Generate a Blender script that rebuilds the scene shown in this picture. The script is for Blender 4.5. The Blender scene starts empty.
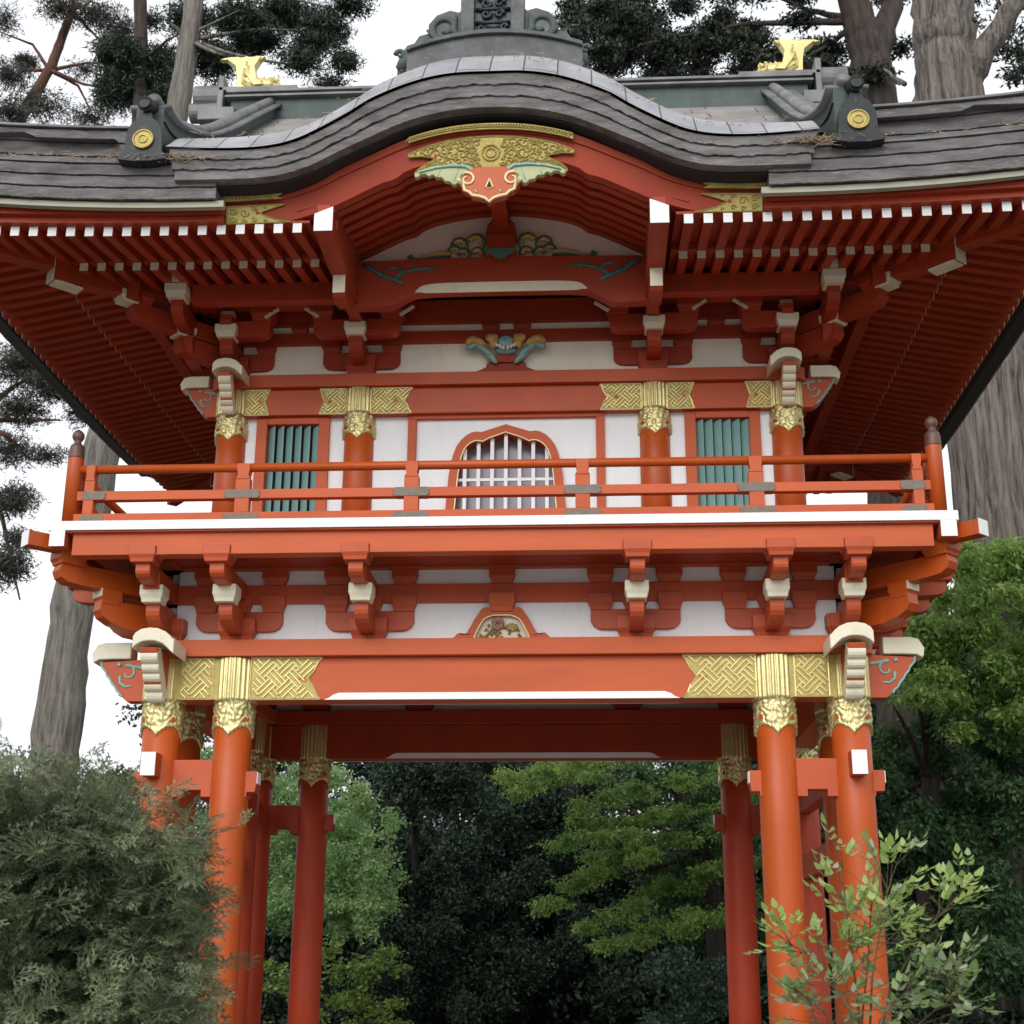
import bpy, math, random
import numpy as np
from mathutils import Matrix, Vector
random.seed(7); rng = np.random.default_rng(11)
R = math.radians
S = bpy.context.scene
COL = S.collection

# ------------------------------------------------------------------ camera
F_PX, YAW, PITCH, ROLL = 1415.8, 0.05909, 0.30749, 0.0054
CAMP = Vector((0.6836, -10.4009, 1.5))
fw = Vector((-math.sin(YAW)*math.cos(PITCH), math.cos(YAW)*math.cos(PITCH), math.sin(PITCH)))
rt0 = Vector((math.cos(YAW), math.sin(YAW), 0)); up0 = rt0.cross(fw)
rt = rt0*math.cos(ROLL)+up0*math.sin(ROLL); upv = -rt0*math.sin(ROLL)+up0*math.cos(ROLL)
cd = bpy.data.cameras.new('camera'); cam = bpy.data.objects.new('camera', cd); COL.objects.link(cam)
cam.matrix_world = Matrix(((rt.x, upv.x, -fw.x, CAMP.x), (rt.y, upv.y, -fw.y, CAMP.y), (rt.z, upv.z, -fw.z, CAMP.z), (0, 0, 0, 1)))
cd.sensor_width = 56; cd.lens = F_PX/1024*56; cd.clip_end = 500; cd.clip_start = .1
cd.dof.use_dof = True; cd.dof.focus_distance = 10.6; cd.dof.aperture_fstop = 8
S.camera = cam
def at(px, py, Y):
    d = fw+rt*((px-512)/F_PX)-upv*((py-512)/F_PX)
    return CAMP+d*((Y-CAMP.y)/d.y)

# ------------------------------------------------------------------ sky, sun, exposure
SUN_EL, SUN_AZ = R(30), R(-18)          # azimuth measured from behind the camera towards its left
W = bpy.data.worlds.new('World'); S.world = W; W.use_nodes = True
nt = W.node_tree; nt.nodes.clear()
sky = nt.nodes.new('ShaderNodeTexSky'); sky.sky_type = 'NISHITA'; sky.sun_disc = False
sky.sun_elevation = SUN_EL; sky.sun_rotation = R(180)+SUN_AZ; sky.air_density = 1.0; sky.dust_density = 3.0
hs = nt.nodes.new('ShaderNodeHueSaturation'); hs.inputs['Saturation'].default_value = .12
mx = nt.nodes.new('ShaderNodeMix'); mx.data_type = 'RGBA'; mx.inputs[0].default_value = .72
mx.inputs[7].default_value = (11.2, 11.5, 12.0, 1)
bg = nt.nodes.new('ShaderNodeBackground'); bg.inputs['Strength'].default_value = .078
ow = nt.nodes.new('ShaderNodeOutputWorld')
nt.links.new(sky.outputs[0], hs.inputs['Color']); nt.links.new(hs.outputs[0], mx.inputs[6])
tcw = nt.nodes.new('ShaderNodeTexCoord'); sx_ = nt.nodes.new('ShaderNodeSeparateXYZ'); gr = nt.nodes.new('ShaderNodeValToRGB')
gr.color_ramp.elements[0].position = .62; gr.color_ramp.elements[0].color = (1, 1, 1, 1)
gr.color_ramp.elements[1].position = .95; gr.color_ramp.elements[1].color = (.45, .45, .45, 1)
mg = nt.nodes.new('ShaderNodeMix'); mg.data_type = 'RGBA'; mg.blend_type = 'MULTIPLY'; mg.inputs[0].default_value = 1
nt.links.new(tcw.outputs['Generated'], sx_.inputs[0]); nt.links.new(sx_.outputs['Z'], gr.inputs[0])
nt.links.new(mx.outputs[2], mg.inputs[6]); nt.links.new(gr.outputs[0], mg.inputs[7])
nt.links.new(mg.outputs[2], bg.inputs['Color']); nt.links.new(bg.outputs[0], ow.inputs[0])
sd = bpy.data.lights.new('sun', 'SUN'); sd.energy = 1.3; sd.angle = R(42); sd.color = (1, .97, .93)
so = bpy.data.objects.new('sun', sd); COL.objects.link(so)
sv = Vector((math.sin(SUN_AZ)*math.cos(SUN_EL), -math.cos(SUN_AZ)*math.cos(SUN_EL), math.sin(SUN_EL)))
so.rotation_euler = sv.to_track_quat('Z', 'Y').to_euler()
S.view_settings.view_transform = 'Standard'; S.view_settings.look = 'None'
S.view_settings.exposure = 0.6; S.view_settings.gamma = 1.0
S.cycles.max_bounces = 8; S.cycles.transparent_max_bounces = 8

# ------------------------------------------------------------------ materials
def ramp(nt, fac, stops):
    r = nt.nodes.new('ShaderNodeValToRGB'); e = r.color_ramp.elements
    while len(e) < len(stops): e.new(.5)
    for i, (p, c) in enumerate(stops): e[i].position = p; e[i].color = (*c, 1)
    nt.links.new(fac, r.inputs[0]); return r.outputs[0]
def noise(nt, scale, detail=4, rough=.55, stretch=None, coords='Object'):
    tc = nt.nodes.new('ShaderNodeTexCoord'); n = nt.nodes.new('ShaderNodeTexNoise')
    n.inputs['Scale'].default_value = scale; n.inputs['Detail'].default_value = detail; n.inputs['Roughness'].default_value = rough
    src = tc.outputs[coords]
    if stretch:
        m = nt.nodes.new('ShaderNodeMapping'); m.inputs['Scale'].default_value = stretch
        nt.links.new(src, m.inputs[0]); src = m.outputs[0]
    nt.links.new(src, n.inputs['Vector']); return n.outputs['Fac']
def base_mat(name, rough, metal=0):
    m = bpy.data.materials.new(name); m.use_nodes = True; t = m.node_tree
    b = t.nodes['Principled BSDF']; b.inputs['Roughness'].default_value = rough; b.inputs['Metallic'].default_value = metal
    return m, t, b
def vary(c, k): return tuple(min(1, v*k) for v in c)
def mat(name, c, rough=.5, metal=0, var=.12, nscale=3, bump=.15, bscale=60, stretch=None, stain=None, stain_amt=.35, spec=.5):
    m, t, b = base_mat(name, rough, metal); b.inputs['Specular IOR Level'].default_value = spec
    f = noise(t, nscale, 5, .6, stretch)
    col = ramp(t, f, [(.3, vary(c, 1-var)), (.7, vary(c, 1+var))])
    if stain:
        f2 = noise(t, nscale*2.3, 8, .7, stretch)
        k = ramp(t, f2, [(.55, (0, 0, 0)), (.72, (stain_amt,)*3)])
        mm = t.nodes.new('ShaderNodeMix'); mm.data_type = 'RGBA'; t.links.new(k, mm.inputs[0])
        t.links.new(col, mm.inputs[6]); mm.inputs[7].default_value = (*stain, 1); col = mm.outputs[2]
    t.links.new(col, b.inputs['Base Color'])
    if bump:
        bn = t.nodes.new('ShaderNodeBump'); bn.inputs['Strength'].default_value = bump; bn.inputs['Distance'].default_value = .01
        t.links.new(noise(t, bscale, 6, .6, stretch), bn.inputs['Height']); t.links.new(bn.outputs[0], b.inputs['Normal'])
    return m
RED = mat('vermilion_paint', (.45, .074, .020), .48, spec=.38, var=.12, bump=.06, bscale=25, stain=(.30, .05, .03), stain_amt=.25)
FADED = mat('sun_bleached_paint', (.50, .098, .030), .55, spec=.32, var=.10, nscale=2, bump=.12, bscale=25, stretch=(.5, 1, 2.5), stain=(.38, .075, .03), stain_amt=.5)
INCOL = mat('shaded_column_paint', (.40, .048, .016), .5, spec=.3, var=.08, bump=.05, bscale=18)  # rear columns' red deepened: their shade is put into the colour
DEEP = mat('sheltered_shaded_paint', (.34, .042, .014), .5, spec=.28, var=.12, bump=.06, bscale=25, stain=(.2, .035, .03), stain_amt=.3)
COLRED = mat('column_paint', (.44, .074, .009), .42, spec=.38, var=.08, bump=.05, bscale=18, stain=(.30, .045, .015), stain_amt=.45, stretch=(2, 2, .25))
WHITE = mat('white_plaster', (.82, .86, .88), .8, var=.03, nscale=2, bump=.15, stretch=(3, 3, .7), stain=(.64, .62, .56), stain_amt=.4)
CPLAST = mat('cream_plaster', (.90, .84, .70), .8, var=.04, nscale=2, bump=.15, stretch=(3, 3, .7), stain=(.66, .60, .48), stain_amt=.4)
WPAINT = mat('white_paint', (.80, .81, .81), .55, var=.03, bump=.05, stain=(.6, .6, .56), stain_amt=.2)
CREAM = mat('cream_paint', (.72, .68, .52), .55, var=.06, bump=.08, stain=(.42, .38, .26), stain_amt=.3)
PINK = mat('tympanum_plaster', (.78, .64, .54), .8, var=.04, bump=.05)
GOLD = mat('gold_leaf', (.66, .58, .28), .36, .65, var=.12, nscale=9, bump=.35, bscale=70, stain=(.34, .25, .07), stain_amt=.5)
DGOLD = mat('dull_gold', (.40, .32, .10), .45, .5, var=.15, nscale=12, bump=.5, bscale=90, stain=(.25, .17, .05), stain_amt=.6)  # darker gold: plaques, discs and the plates behind the raised bars
GREEN = mat('louvre_green', (.22, .40, .38), .5, var=.1, bump=.06)
CYAN = mat('verdigris_paint', (.24, .44, .40), .6, var=.2, nscale=20, bump=.2)
DGREEN = mat('dark_green_paint', (.05, .15, .12), .6, var=.25, nscale=20, bump=.2)
OCHRE = mat('ochre_paint', (.52, .33, .10), .6, var=.2, nscale=25, bump=.2)
METAL = mat('grey_iron', (.20, .165, .135), .65, .3, var=.15, nscale=20, bump=.4, bscale=80, stain=(.2, .16, .12), stain_amt=.5)
BRONZE = mat('brown_bronze', (.13, .075, .06), .5, .4, var=.2, nscale=8, bump=.2)
DARKB = mat('dark_bronze', (.016, .018, .021), .5, .3, var=.3, nscale=8, bump=.3, bscale=40, stain=(.08, .12, .11), stain_amt=.4)
VERDI = mat('copper_verdigris', (.075, .10, .092), .7, .15, var=.2, nscale=3, bump=.3, bscale=40, stretch=(3, 1, .6), stain=(.10, .10, .10), stain_amt=.6)
COPPER = mat('weathered_copper', (.155, .145, .145), .65, .1, var=.5, nscale=3.5, bump=.9, bscale=34, stretch=(.8, 1, 4), stain=(.33, .34, .34), stain_amt=.75)
PATINA = mat('dark_patina', (.085, .09, .092), .6, .2, var=.4, nscale=5, bump=.5, bscale=30, stain=(.2, .21, .21), stain_amt=.6)
CAPM = mat('pale_copper', (.17, .17, .175), .55, .15, var=.45, nscale=3, bump=.25, bscale=30, stain=(.16, .15, .15), stain_amt=.6)
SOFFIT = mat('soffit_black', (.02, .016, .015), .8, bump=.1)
GLASS = mat('window_pane', (.24, .225, .29), .25, var=.04, nscale=1, bump=0)
GILT = mat('pale_gilt_line', (.78, .66, .38), .5, .2, var=.08, bump=.1)
BUD = mat('carved_rose', (.36, .19, .15), .6, var=.3, nscale=30, bump=.3)
LEAFC = mat('carved_leaf', (.20, .20, .07), .6, var=.4, nscale=30, bump=.3)
DEBRIS = mat('dry_needles', (.33, .25, .17), .9, var=.4, nscale=10, bump=0)

def shingle_mat(name, c, lines):
    m, t, b = base_mat(name, .6, .15)
    col = ramp(t, noise(t, 2.5, 7, .65), [(.3, vary(c, .72)), (.52, c), (.72, vary(c, 1.3))])
    br = t.nodes.new('ShaderNodeTexBrick'); tc = t.nodes.new('ShaderNodeTexCoord'); mp = t.nodes.new('ShaderNodeMapping')
    mp.inputs['Rotation'].default_value = (0, 0, R(90)) if lines else (0, 0, 0)
    t.links.new(tc.outputs['Object'], mp.inputs[0]); t.links.new(mp.outputs[0], br.inputs['Vector'])
    br.inputs['Scale'].default_value = 1; br.inputs['Brick Width'].default_value = .9; br.inputs['Row Height'].default_value = .24
    br.inputs['Mortar Size'].default_value = .006; br.inputs['Color1'].default_value = (1, 1, 1, 1); br.inputs['Color2'].default_value = (.86, .86, .88, 1)
    br.inputs['Mortar'].default_value = (.25, .24, .24, 1)
    mm = t.nodes.new('ShaderNodeMix'); mm.data_type = 'RGBA'; mm.blend_type = 'MULTIPLY'; mm.inputs[0].default_value = 1
    t.links.new(col, mm.inputs[6]); t.links.new(br.outputs[0], mm.inputs[7]); t.links.new(mm.outputs[2], b.inputs['Base Color'])
    bn = t.nodes.new('ShaderNodeBump'); bn.inputs['Strength'].default_value = .4; bn.inputs['Distance'].default_value = .01
    t.links.new(noise(t, 25, 6), bn.inputs['Height']); t.links.new(bn.outputs[0], b.inputs['Normal'])
    return m
SHING = shingle_mat('grey_shingle', (.27, .255, .24), False)
BARREL = shingle_mat('pale_shingle', (.40, .40, .42), True)

def leaf_mat(name, c1, c2, c3, trans=.35, rough=.5, ns=.9, rnd=.55):
    m, t, b = base_mat(name, rough)
    g = t.nodes.new('ShaderNodeNewGeometry')
    ad = t.nodes.new('ShaderNodeMath'); ad.operation = 'MULTIPLY_ADD'; ad.inputs[1].default_value = rnd
    t.links.new(g.outputs['Random Per Island'], ad.inputs[0])
    ml = t.nodes.new('ShaderNodeMath'); ml.operation = 'MULTIPLY'; ml.inputs[1].default_value = 1.05-rnd
    t.links.new(noise(t, ns, 3), ml.inputs[0]); t.links.new(ml.outputs[0], ad.inputs[2])
    col = ramp(t, ad.outputs[0], [(.15, c1), (.5, c2), (.85, c3)])
    t.links.new(col, b.inputs['Base Color'])
    tr = t.nodes.new('ShaderNodeBsdfTranslucent'); t.links.new(col, tr.inputs[0])
    ms = t.nodes.new('ShaderNodeMixShader'); ms.inputs[0].default_value = trans
    t.links.new(b.outputs[0], ms.inputs[1]); t.links.new(tr.outputs[0], ms.inputs[2])
    t.links.new(ms.outputs[0], t.nodes['Material Output'].inputs[0]); return m
def bark_mat(name, c1, c2, sc=(6, 6, .7)):
    m, t, b = base_mat(name, .9)
    f = noise(t, 2.2, 9, .7, sc)
    t.links.new(ramp(t, f, [(.35, c1), (.62, c2)]), b.inputs['Base Color'])
    bn = t.nodes.new('ShaderNodeBump'); bn.inputs['Strength'].default_value = .9; bn.inputs['Distance'].default_value = .12
    t.links.new(f, bn.inputs['Height']); t.links.new(bn.outputs[0], b.inputs['Normal']); return m

# ------------------------------------------------------------------ mesh builder
class MB:
    def __init__(s, xf=None): s.v = []; s.f = []; s.xf = xf
    def add(s, vs, fs):
        o = len(s.v)
        if s.xf is not None: vs = [tuple(s.xf @ Vector(p)) for p in vs]
        s.v += [tuple(p) for p in vs]; s.f += [tuple(i+o for i in f) for f in fs]
    def box(s, x0, x1, y0, y1, z0, z1):
        s.add([(x0, y0, z0), (x1, y0, z0), (x1, y1, z0), (x0, y1, z0), (x0, y0, z1), (x1, y0, z1), (x1, y1, z1), (x0, y1, z1)],
              [(0, 3, 2, 1), (4, 5, 6, 7), (0, 1, 5, 4), (1, 2, 6, 5), (2, 3, 7, 6), (3, 0, 4, 7)])
    def prism(s, pts, ax, a, b):
        n = len(pts)
        def P(p, t): return (t, p[0], p[1]) if ax == 'x' else ((p[0], t, p[1]) if ax == 'y' else (p[0], p[1], t))
        s.add([P(p, a) for p in pts]+[P(p, b) for p in pts],
              [tuple(range(n)), tuple(range(2*n-1, n-1, -1))]+[(i, (i+1) % n, n+(i+1) % n, n+i) for i in range(n)])
    def ribbon(s, lo, hi, y0, y1, ax='y'):
        n = len(lo)
        def P(p, t): return (p[0], t, p[1]) if ax == 'y' else (t, p[0], p[1])
        vs = [P(p, y0) for p in lo]+[P(p, y0) for p in hi]+[P(p, y1) for p in lo]+[P(p, y1) for p in hi]
        fs = []
        for i in range(n-1):
            fs += [(i, i+1, n+i+1, n+i), (2*n+i, 3*n+i, 3*n+i+1, 2*n+i+1), (i, 2*n+i, 2*n+i+1, i+1), (n+i, n+i+1, 3*n+i+1, 3*n+i)]
        fs += [(0, n, 3*n, 2*n), (n-1, 3*n-1, 4*n-1, 2*n-1)]
        s.add(vs, fs)
    def block(s, x, y, z0, z1, w, d, taper=.16, xy=None):      # bearing block: square head, hollowed foot
        zm = z0+(z1-z0)*.45; rings = []
        for k, (z, q) in enumerate(((z0, taper), (z0+(zm-z0)*.5, taper*.72), (zm, 0), (z1, 0))):
            a, b = w/2*(1-q*1.25), d/2*(1-q*1.25)
            rings.append([(x-a, y-b, z), (x+a, y-b, z), (x+a, y+b, z), (x-a, y+b, z)])
        s.loft(rings)
    def loft(s, rings, cap=True, closed=True):
        n = len(rings[0]); vs = [p for r in rings for p in r]; fs = []
        m = n if closed else n-1
        for k in range(len(rings)-1):
            for i in range(m): fs.append((k*n+i, k*n+(i+1) % n, (k+1)*n+(i+1) % n, (k+1)*n+i))
        if cap: fs += [tuple(range(n-1, -1, -1)), tuple((len(rings)-1)*n+i for i in range(n))]
        s.add(vs, fs)
    def lathe(s, prof, cx=0, cy=0, n=32, cap=True):
        s.loft([[(cx+r*math.cos(2*math.pi*i/n), cy+r*math.sin(2*math.pi*i/n), z) for i in range(n)] for r, z in prof], cap)
    def tube(s, path, rad, n=8, sq=1.0, axis=None):
        if not hasattr(rad, '__len__'): rad = [rad]*len(path)
        path = [Vector(p) for p in path]; rings = []; prev = None
        for i, p in enumerate(path):
            t = (path[min(i+1, len(path)-1)]-path[max(i-1, 0)]).normalized()
            if axis is not None: u = Vector(axis)
            else:
                u = prev if prev is not None else (Vector((0, 0, 1)) if abs(t.z) < .9 else Vector((1, 0, 0)))
            u = (u-t*u.dot(t)).normalized(); prev = u; w = t.cross(u)
            rings.append([tuple(p+(u*math.cos(2*math.pi*k/n)*sq+w*math.sin(2*math.pi*k/n))*rad[i]) for k in range(n)])
        s.loft(rings)
    def beam(s, p0, p1, w, h):     # straight timber p0->p1 (bottom centre line), width w, height h, vertical sides
        p0 = Vector(p0); p1 = Vector(p1); d = p1-p0; n = Vector((-d.y, d.x, 0)).normalized()*w/2
        s.add([p0-n, p0+n, p0+n+Vector((0, 0, h)), p0-n+Vector((0, 0, h)), p1-n, p1+n, p1+n+Vector((0, 0, h)), p1-n+Vector((0, 0, h))],
              [(0, 1, 2, 3), (7, 6, 5, 4), (0, 4, 5, 1), (1, 5, 6, 2), (2, 6, 7, 3), (3, 7, 4, 0)])
    def build(s, name, m, parent=None, bevel=0, smooth=False, **props):
        me = bpy.data.meshes.new(name); me.from_pydata(s.v, [], s.f); me.validate()
        import bmesh
        bm = bmesh.new(); bm.from_mesh(me); bmesh.ops.recalc_face_normals(bm, faces=bm.faces); bm.to_mesh(me); bm.free()
        me.materials.append(m)
        if smooth: me.shade_smooth()
        o = bpy.data.objects.new(name, me); COL.objects.link(o)
        if parent: o.parent = parent
        if bevel:
            b = o.modifiers.new('bevel', 'BEVEL'); b.width = bevel; b.segments = 2; b.limit_method = 'ANGLE'; b.angle_limit = R(50)
        for k, v in props.items(): o[k] = v
        return o
def thing(name, loc, label, cat, group=None):
    o = bpy.data.objects.new(name, None); COL.objects.link(o); o.location = loc; o['label'] = label; o['category'] = cat
    if group: o['group'] = group
    return o
def tag(o, label=None, cat=None, group=None, kind=None):
    for k, v in (('label', label), ('category', cat), ('group', group), ('kind', kind)):
        if v: o[k] = v
    return o
def interp(pts, x):
    xs = [p[0] for p in pts]
    if x <= xs[0]: return pts[0][1]
    if x >= xs[-1]: return pts[-1][1]
    i = max(k for k in range(len(xs)) if xs[k] <= x); i = min(i, len(xs)-2)
    def m(k):
        if k <= 0: return (pts[1][1]-pts[0][1])/(xs[1]-xs[0])*(0 if xs[0] == 0 else 1)
        if k >= len(xs)-1: return (pts[-1][1]-pts[-2][1])/(xs[-1]-xs[-2])
        return (pts[k+1][1]-pts[k-1][1])/(xs[k+1]-xs[k-1])
    h = xs[i+1]-xs[i]; t = (x-xs[i])/h
    return (2*t**3-3*t*t+1)*pts[i][1]+(t**3-2*t*t+t)*h*m(i)+(-2*t**3+3*t*t)*pts[i+1][1]+(t**3-t*t)*h*m(i+1)
def mirror(pts): return [(-x, z) for x, z in reversed(pts)]+[p for p in pts if p[0] != 0]
def inside(p, poly):
    c = False; j = len(poly)-1
    for i in range(len(poly)):
        a, b = poly[i], poly[j]
        if (a[1] > p[1]) != (b[1] > p[1]) and p[0] < (b[0]-a[0])*(p[1]-a[1])/(b[1]-a[1])+a[0]: c = not c
        j = i
    return c
def lattice(mb, poly, yf, cell=.104, bar=.017, holes=()):      # raised key-fret bars inside a polygon on a -y face
    s = math.sqrt(.5); lo = [min(p[k] for p in poly) for k in (0, 1)]; hi = [max(p[k] for p in poly) for k in (0, 1)]
    cx, cz = (lo[0]+hi[0])/2, (lo[1]+hi[1])/2; N = 8
    def W(p, q): return (cx+(p-q)*s, cz+(p+q)*s)
    for i in range(-N, N+1):
        for j in range(-N, N+1):
            hor = (i+j) % 2 == 0
            for k in range(3):
                o = (k+.5)/3*cell
                a, b = (-.01, o) if hor else (o, -.01); c, d = (cell+.012, o) if hor else (o, cell+.012)
                A = W(i*cell+a, j*cell+b); B = W(i*cell+c, j*cell+d)
                if not (inside(A, poly) and inside(B, poly)):
                    M = ((A[0]+B[0])/2, (A[1]+B[1])/2)
                    if inside(A, poly) and inside(M, poly): B = M
                    elif inside(B, poly) and inside(M, poly): A = M
                    else: continue
                if any(math.hypot((A[0]+B[0])/2-h[0], (A[1]+B[1])/2-h[1]) < h[2] for h in holes): continue
                dx, dz = B[0]-A[0], B[1]-A[1]; L = math.hypot(dx, dz); nx, nz = -dz/L*bar/2, dx/L*bar/2
                y1 = yf-.012
                mb.add([(A[0]-nx, yf, A[1]-nz), (A[0]+nx, yf, A[1]+nz), (B[0]+nx, yf, B[1]+nz), (B[0]-nx, yf, B[1]-nz),
                        (A[0]-nx*.4, y1, A[1]-nz*.4), (A[0]+nx*.4, y1, A[1]+nz*.4), (B[0]+nx*.4, y1, B[1]+nz*.4), (B[0]-nx*.4, y1, B[1]-nz*.4)],
                       [(4, 5, 6, 7), (0, 1, 5, 4), (1, 2, 6, 5), (2, 3, 7, 6), (3, 0, 4, 7)])
    n = len(poly)                                              # raised rim
    for i in range(n):
        a, b = poly[i], poly[(i+1) % n]; mb.tube([(a[0], yf, a[1]), (b[0], yf, b[1])], .007, 5)
def spiral(mb, cx, cz, y, r0, turns, rad, a0=0, sgn=1, r1=.2, tail=None, n=26):
    pts = []
    if tail: pts.append((tail[0], y, tail[1]))
    for i in range(n+1):
        t = i/n; r = r0*(1-t*(1-r1)); a = a0+sgn*t*turns*2*math.pi
        pts.append((cx+r*math.cos(a), y, cz+r*math.sin(a)))
    mb.tube(pts, [rad*(1-.45*i/len(pts)) for i in range(len(pts))], 6, axis=(0, 1, 0))
def heart(mb, x, z, y, s=.02):
    mb.prism([(x-s, z-s*.2), (x-s*.5, z-s*.8), (x, z-s*.5), (x+s*.5, z-s*.8), (x+s, z-s*.2), (x+s*.6, z+s*.5), (x, z+s*1.3), (x-s*.6, z+s*.5)], 'y', y, y+.004)

CY = 1.585                     # middle of the gate in y
def frame(deg, half): return Matrix.Translation((0, CY, 0)) @ Matrix.Rotation(R(deg), 4, 'Z') @ Matrix.Translation((0, -half, 0))
# each facade is written for the front: x along it, y = 0 at the column line, outwards is -y
FRONT, REAR = frame(0, CY), frame(180, CY)
LEFT, RIGHT = frame(-90, 2.54), frame(90, 2.54)

gate = thing('temple_gate', (0, CY, 0), 'two storey vermilion wooden temple gate with gold fittings, balcony and sweeping curved roof', 'gate')
class GP:                       # parent parts without moving them
    pass
_b = MB.build
def pieces(mb, how):
    n = len(mb.v)
    if how == 'x':
        key = [0 if mb.v[i][0] < 0 else 1 for i in range(n)]
    else:
        p = list(range(n))
        def f(a):
            while p[a] != a: p[a] = p[p[a]]; a = p[a]
            return a
        for fc in mb.f:
            for q in fc[1:]: p[f(q)] = f(fc[0])
        key = [f(i) for i in range(n)]
    for kk in sorted(set(key)):
        ids = [i for i in range(n) if key[i] == kk]; mp = {a: b for b, a in enumerate(ids)}
        m2 = MB(); m2.v = [mb.v[i] for i in ids]; m2.f = [tuple(mp[a] for a in fc) for fc in mb.f if key[fc[0]] == kk]
        yield m2
def part(mb, name, m, parent=None, bevel=.004, smooth=False, split=None, **k):
    if split:
        for q in pieces(mb, split): o = part(q, name, m, parent, bevel, smooth, **k)
        return o
    par = parent or gate
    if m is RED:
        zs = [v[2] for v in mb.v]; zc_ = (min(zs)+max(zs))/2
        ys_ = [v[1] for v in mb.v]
        if zc_ > 6.08 or min(ys_) > 2.2 or name in ('ceiling', 'ceiling_joist', 'balcony_soffit'): m = DEEP  # rear timbers go darker: passage shade put into colour; the rest is sheltered paint
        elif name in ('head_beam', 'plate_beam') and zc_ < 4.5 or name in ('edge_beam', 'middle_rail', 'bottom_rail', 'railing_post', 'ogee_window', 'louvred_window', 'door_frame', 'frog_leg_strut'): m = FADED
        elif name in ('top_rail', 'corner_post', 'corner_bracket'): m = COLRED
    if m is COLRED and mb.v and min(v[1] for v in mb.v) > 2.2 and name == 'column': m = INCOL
    o = _b(mb, name, m, par, bevel, smooth, **k)
    if par is gate: o.matrix_parent_inverse = Matrix.Translation((0, -CY, 0))
    return o

# ------------------------------------------------------------------ columns
def gold_cap(cx, cy, R0, z0, z1, ztip, par):
    mb = MB(); n = 208; rings = []
    for z in (z0, z0+.012, z0+.02, (z0+z1)/2, z1-.01, z1):      # fluted sleeve
        ring = []
        for i in range(n):
            a = 2*math.pi*i/n; fl = abs(math.cos(a*13))
            r = R0+.014+.013*fl*(1 if z0 < z < z1 else .55); ring.append((cx+r*math.cos(a), cy+r*math.sin(a), z-(.012*fl if z == z0 else 0)))
        rings.append(ring)
    mb.loft(rings)
    rings = []; m = 18; H = z0-ztip                           # chased skirt with four pointed tongues
    for k in range(m+1):
        ring = []
        for i in range(144):
            a = 2*math.pi*i/144; q = abs(math.sin(2*(a+math.pi/2)))**.75
            q = q*.27+.04*math.sin(a*16)**2*q
            zb = ztip+H*q; z = z0-(z0-zb)*k/m
            u, w = a*R0, z
            rel = math.sin(u*75+math.sin(w*60)*1.6)*math.sin(w*85+math.sin(u*55)*1.9)
            rim = 1 if k >= m-1 else 0
            r = R0+.012+.0095*rel*(0 if rim else 1)+.006*rim
            if k == m: r = R0+.001
            ring.append((cx+r*math.cos(a), cy+r*math.sin(a), z))
        rings.append(ring)
    mb.loft(rings, cap=False)
    o = part(mb, 'gold_collar', GOLD, par, 0, True)
    hb = MB()
    for a in (-45, -135, 45, 135):
        hb.xf = Matrix.Translation((cx, cy, 0)) @ Matrix.Rotation(R(a+90), 4, 'Z')
        heart(hb, 0, z0-H*.52, -R0-.024, R0*.15)
    part(hb, 'red_inset', COLRED, par, 0, split='comp')
COLS = [(sx*x, y) for sx in (-1, 1) for x, y in ((2.0, 0), (2.54, 0), (2.54, .56), (2.54, 2.61), (2.54, 3.17), (2.0, 3.17))]
for cx, cy in COLS:
    mb = MB(); mb.lathe([(.146, 0), (.144, 1.2), (.141, 2.4), (.138, 3.66)], cx, cy, 48)
    c = part(mb, 'column', COLRED, None, 0, True)
    c.data.polygons.foreach_set('use_smooth', [len(p.vertices) == 4 for p in c.data.polygons])
    mb = MB(); mb.lathe([(.27, 0), (.27, .1), (.22, .16), (.17, .18)], cx, cy, 40); part(mb, 'base_stone', mat('granite', (.3, .3, .29), .8, bump=.3) if 'granite' not in bpy.data.materials else bpy.data.materials['granite'], c, 0)
    gold_cap(cx, cy, .140, 3.335, 3.655, 3.06, c)
UC = [(sx*x, y) for sx in (-1, 1) for x, y in ((1.195, .3), (2.245, .3), (1.195, 2.87), (2.245, 2.87))]
for cx, cy in UC:
    mb = MB(); mb.lathe([(.124, 4.45), (.123, 5.2), (.121, 5.96)], cx, cy, 40)
    c = part(mb, 'column', COLRED, None, 0, True)
    gold_cap(cx, cy, .122, 5.735, 5.96, 5.49, c)

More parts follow.
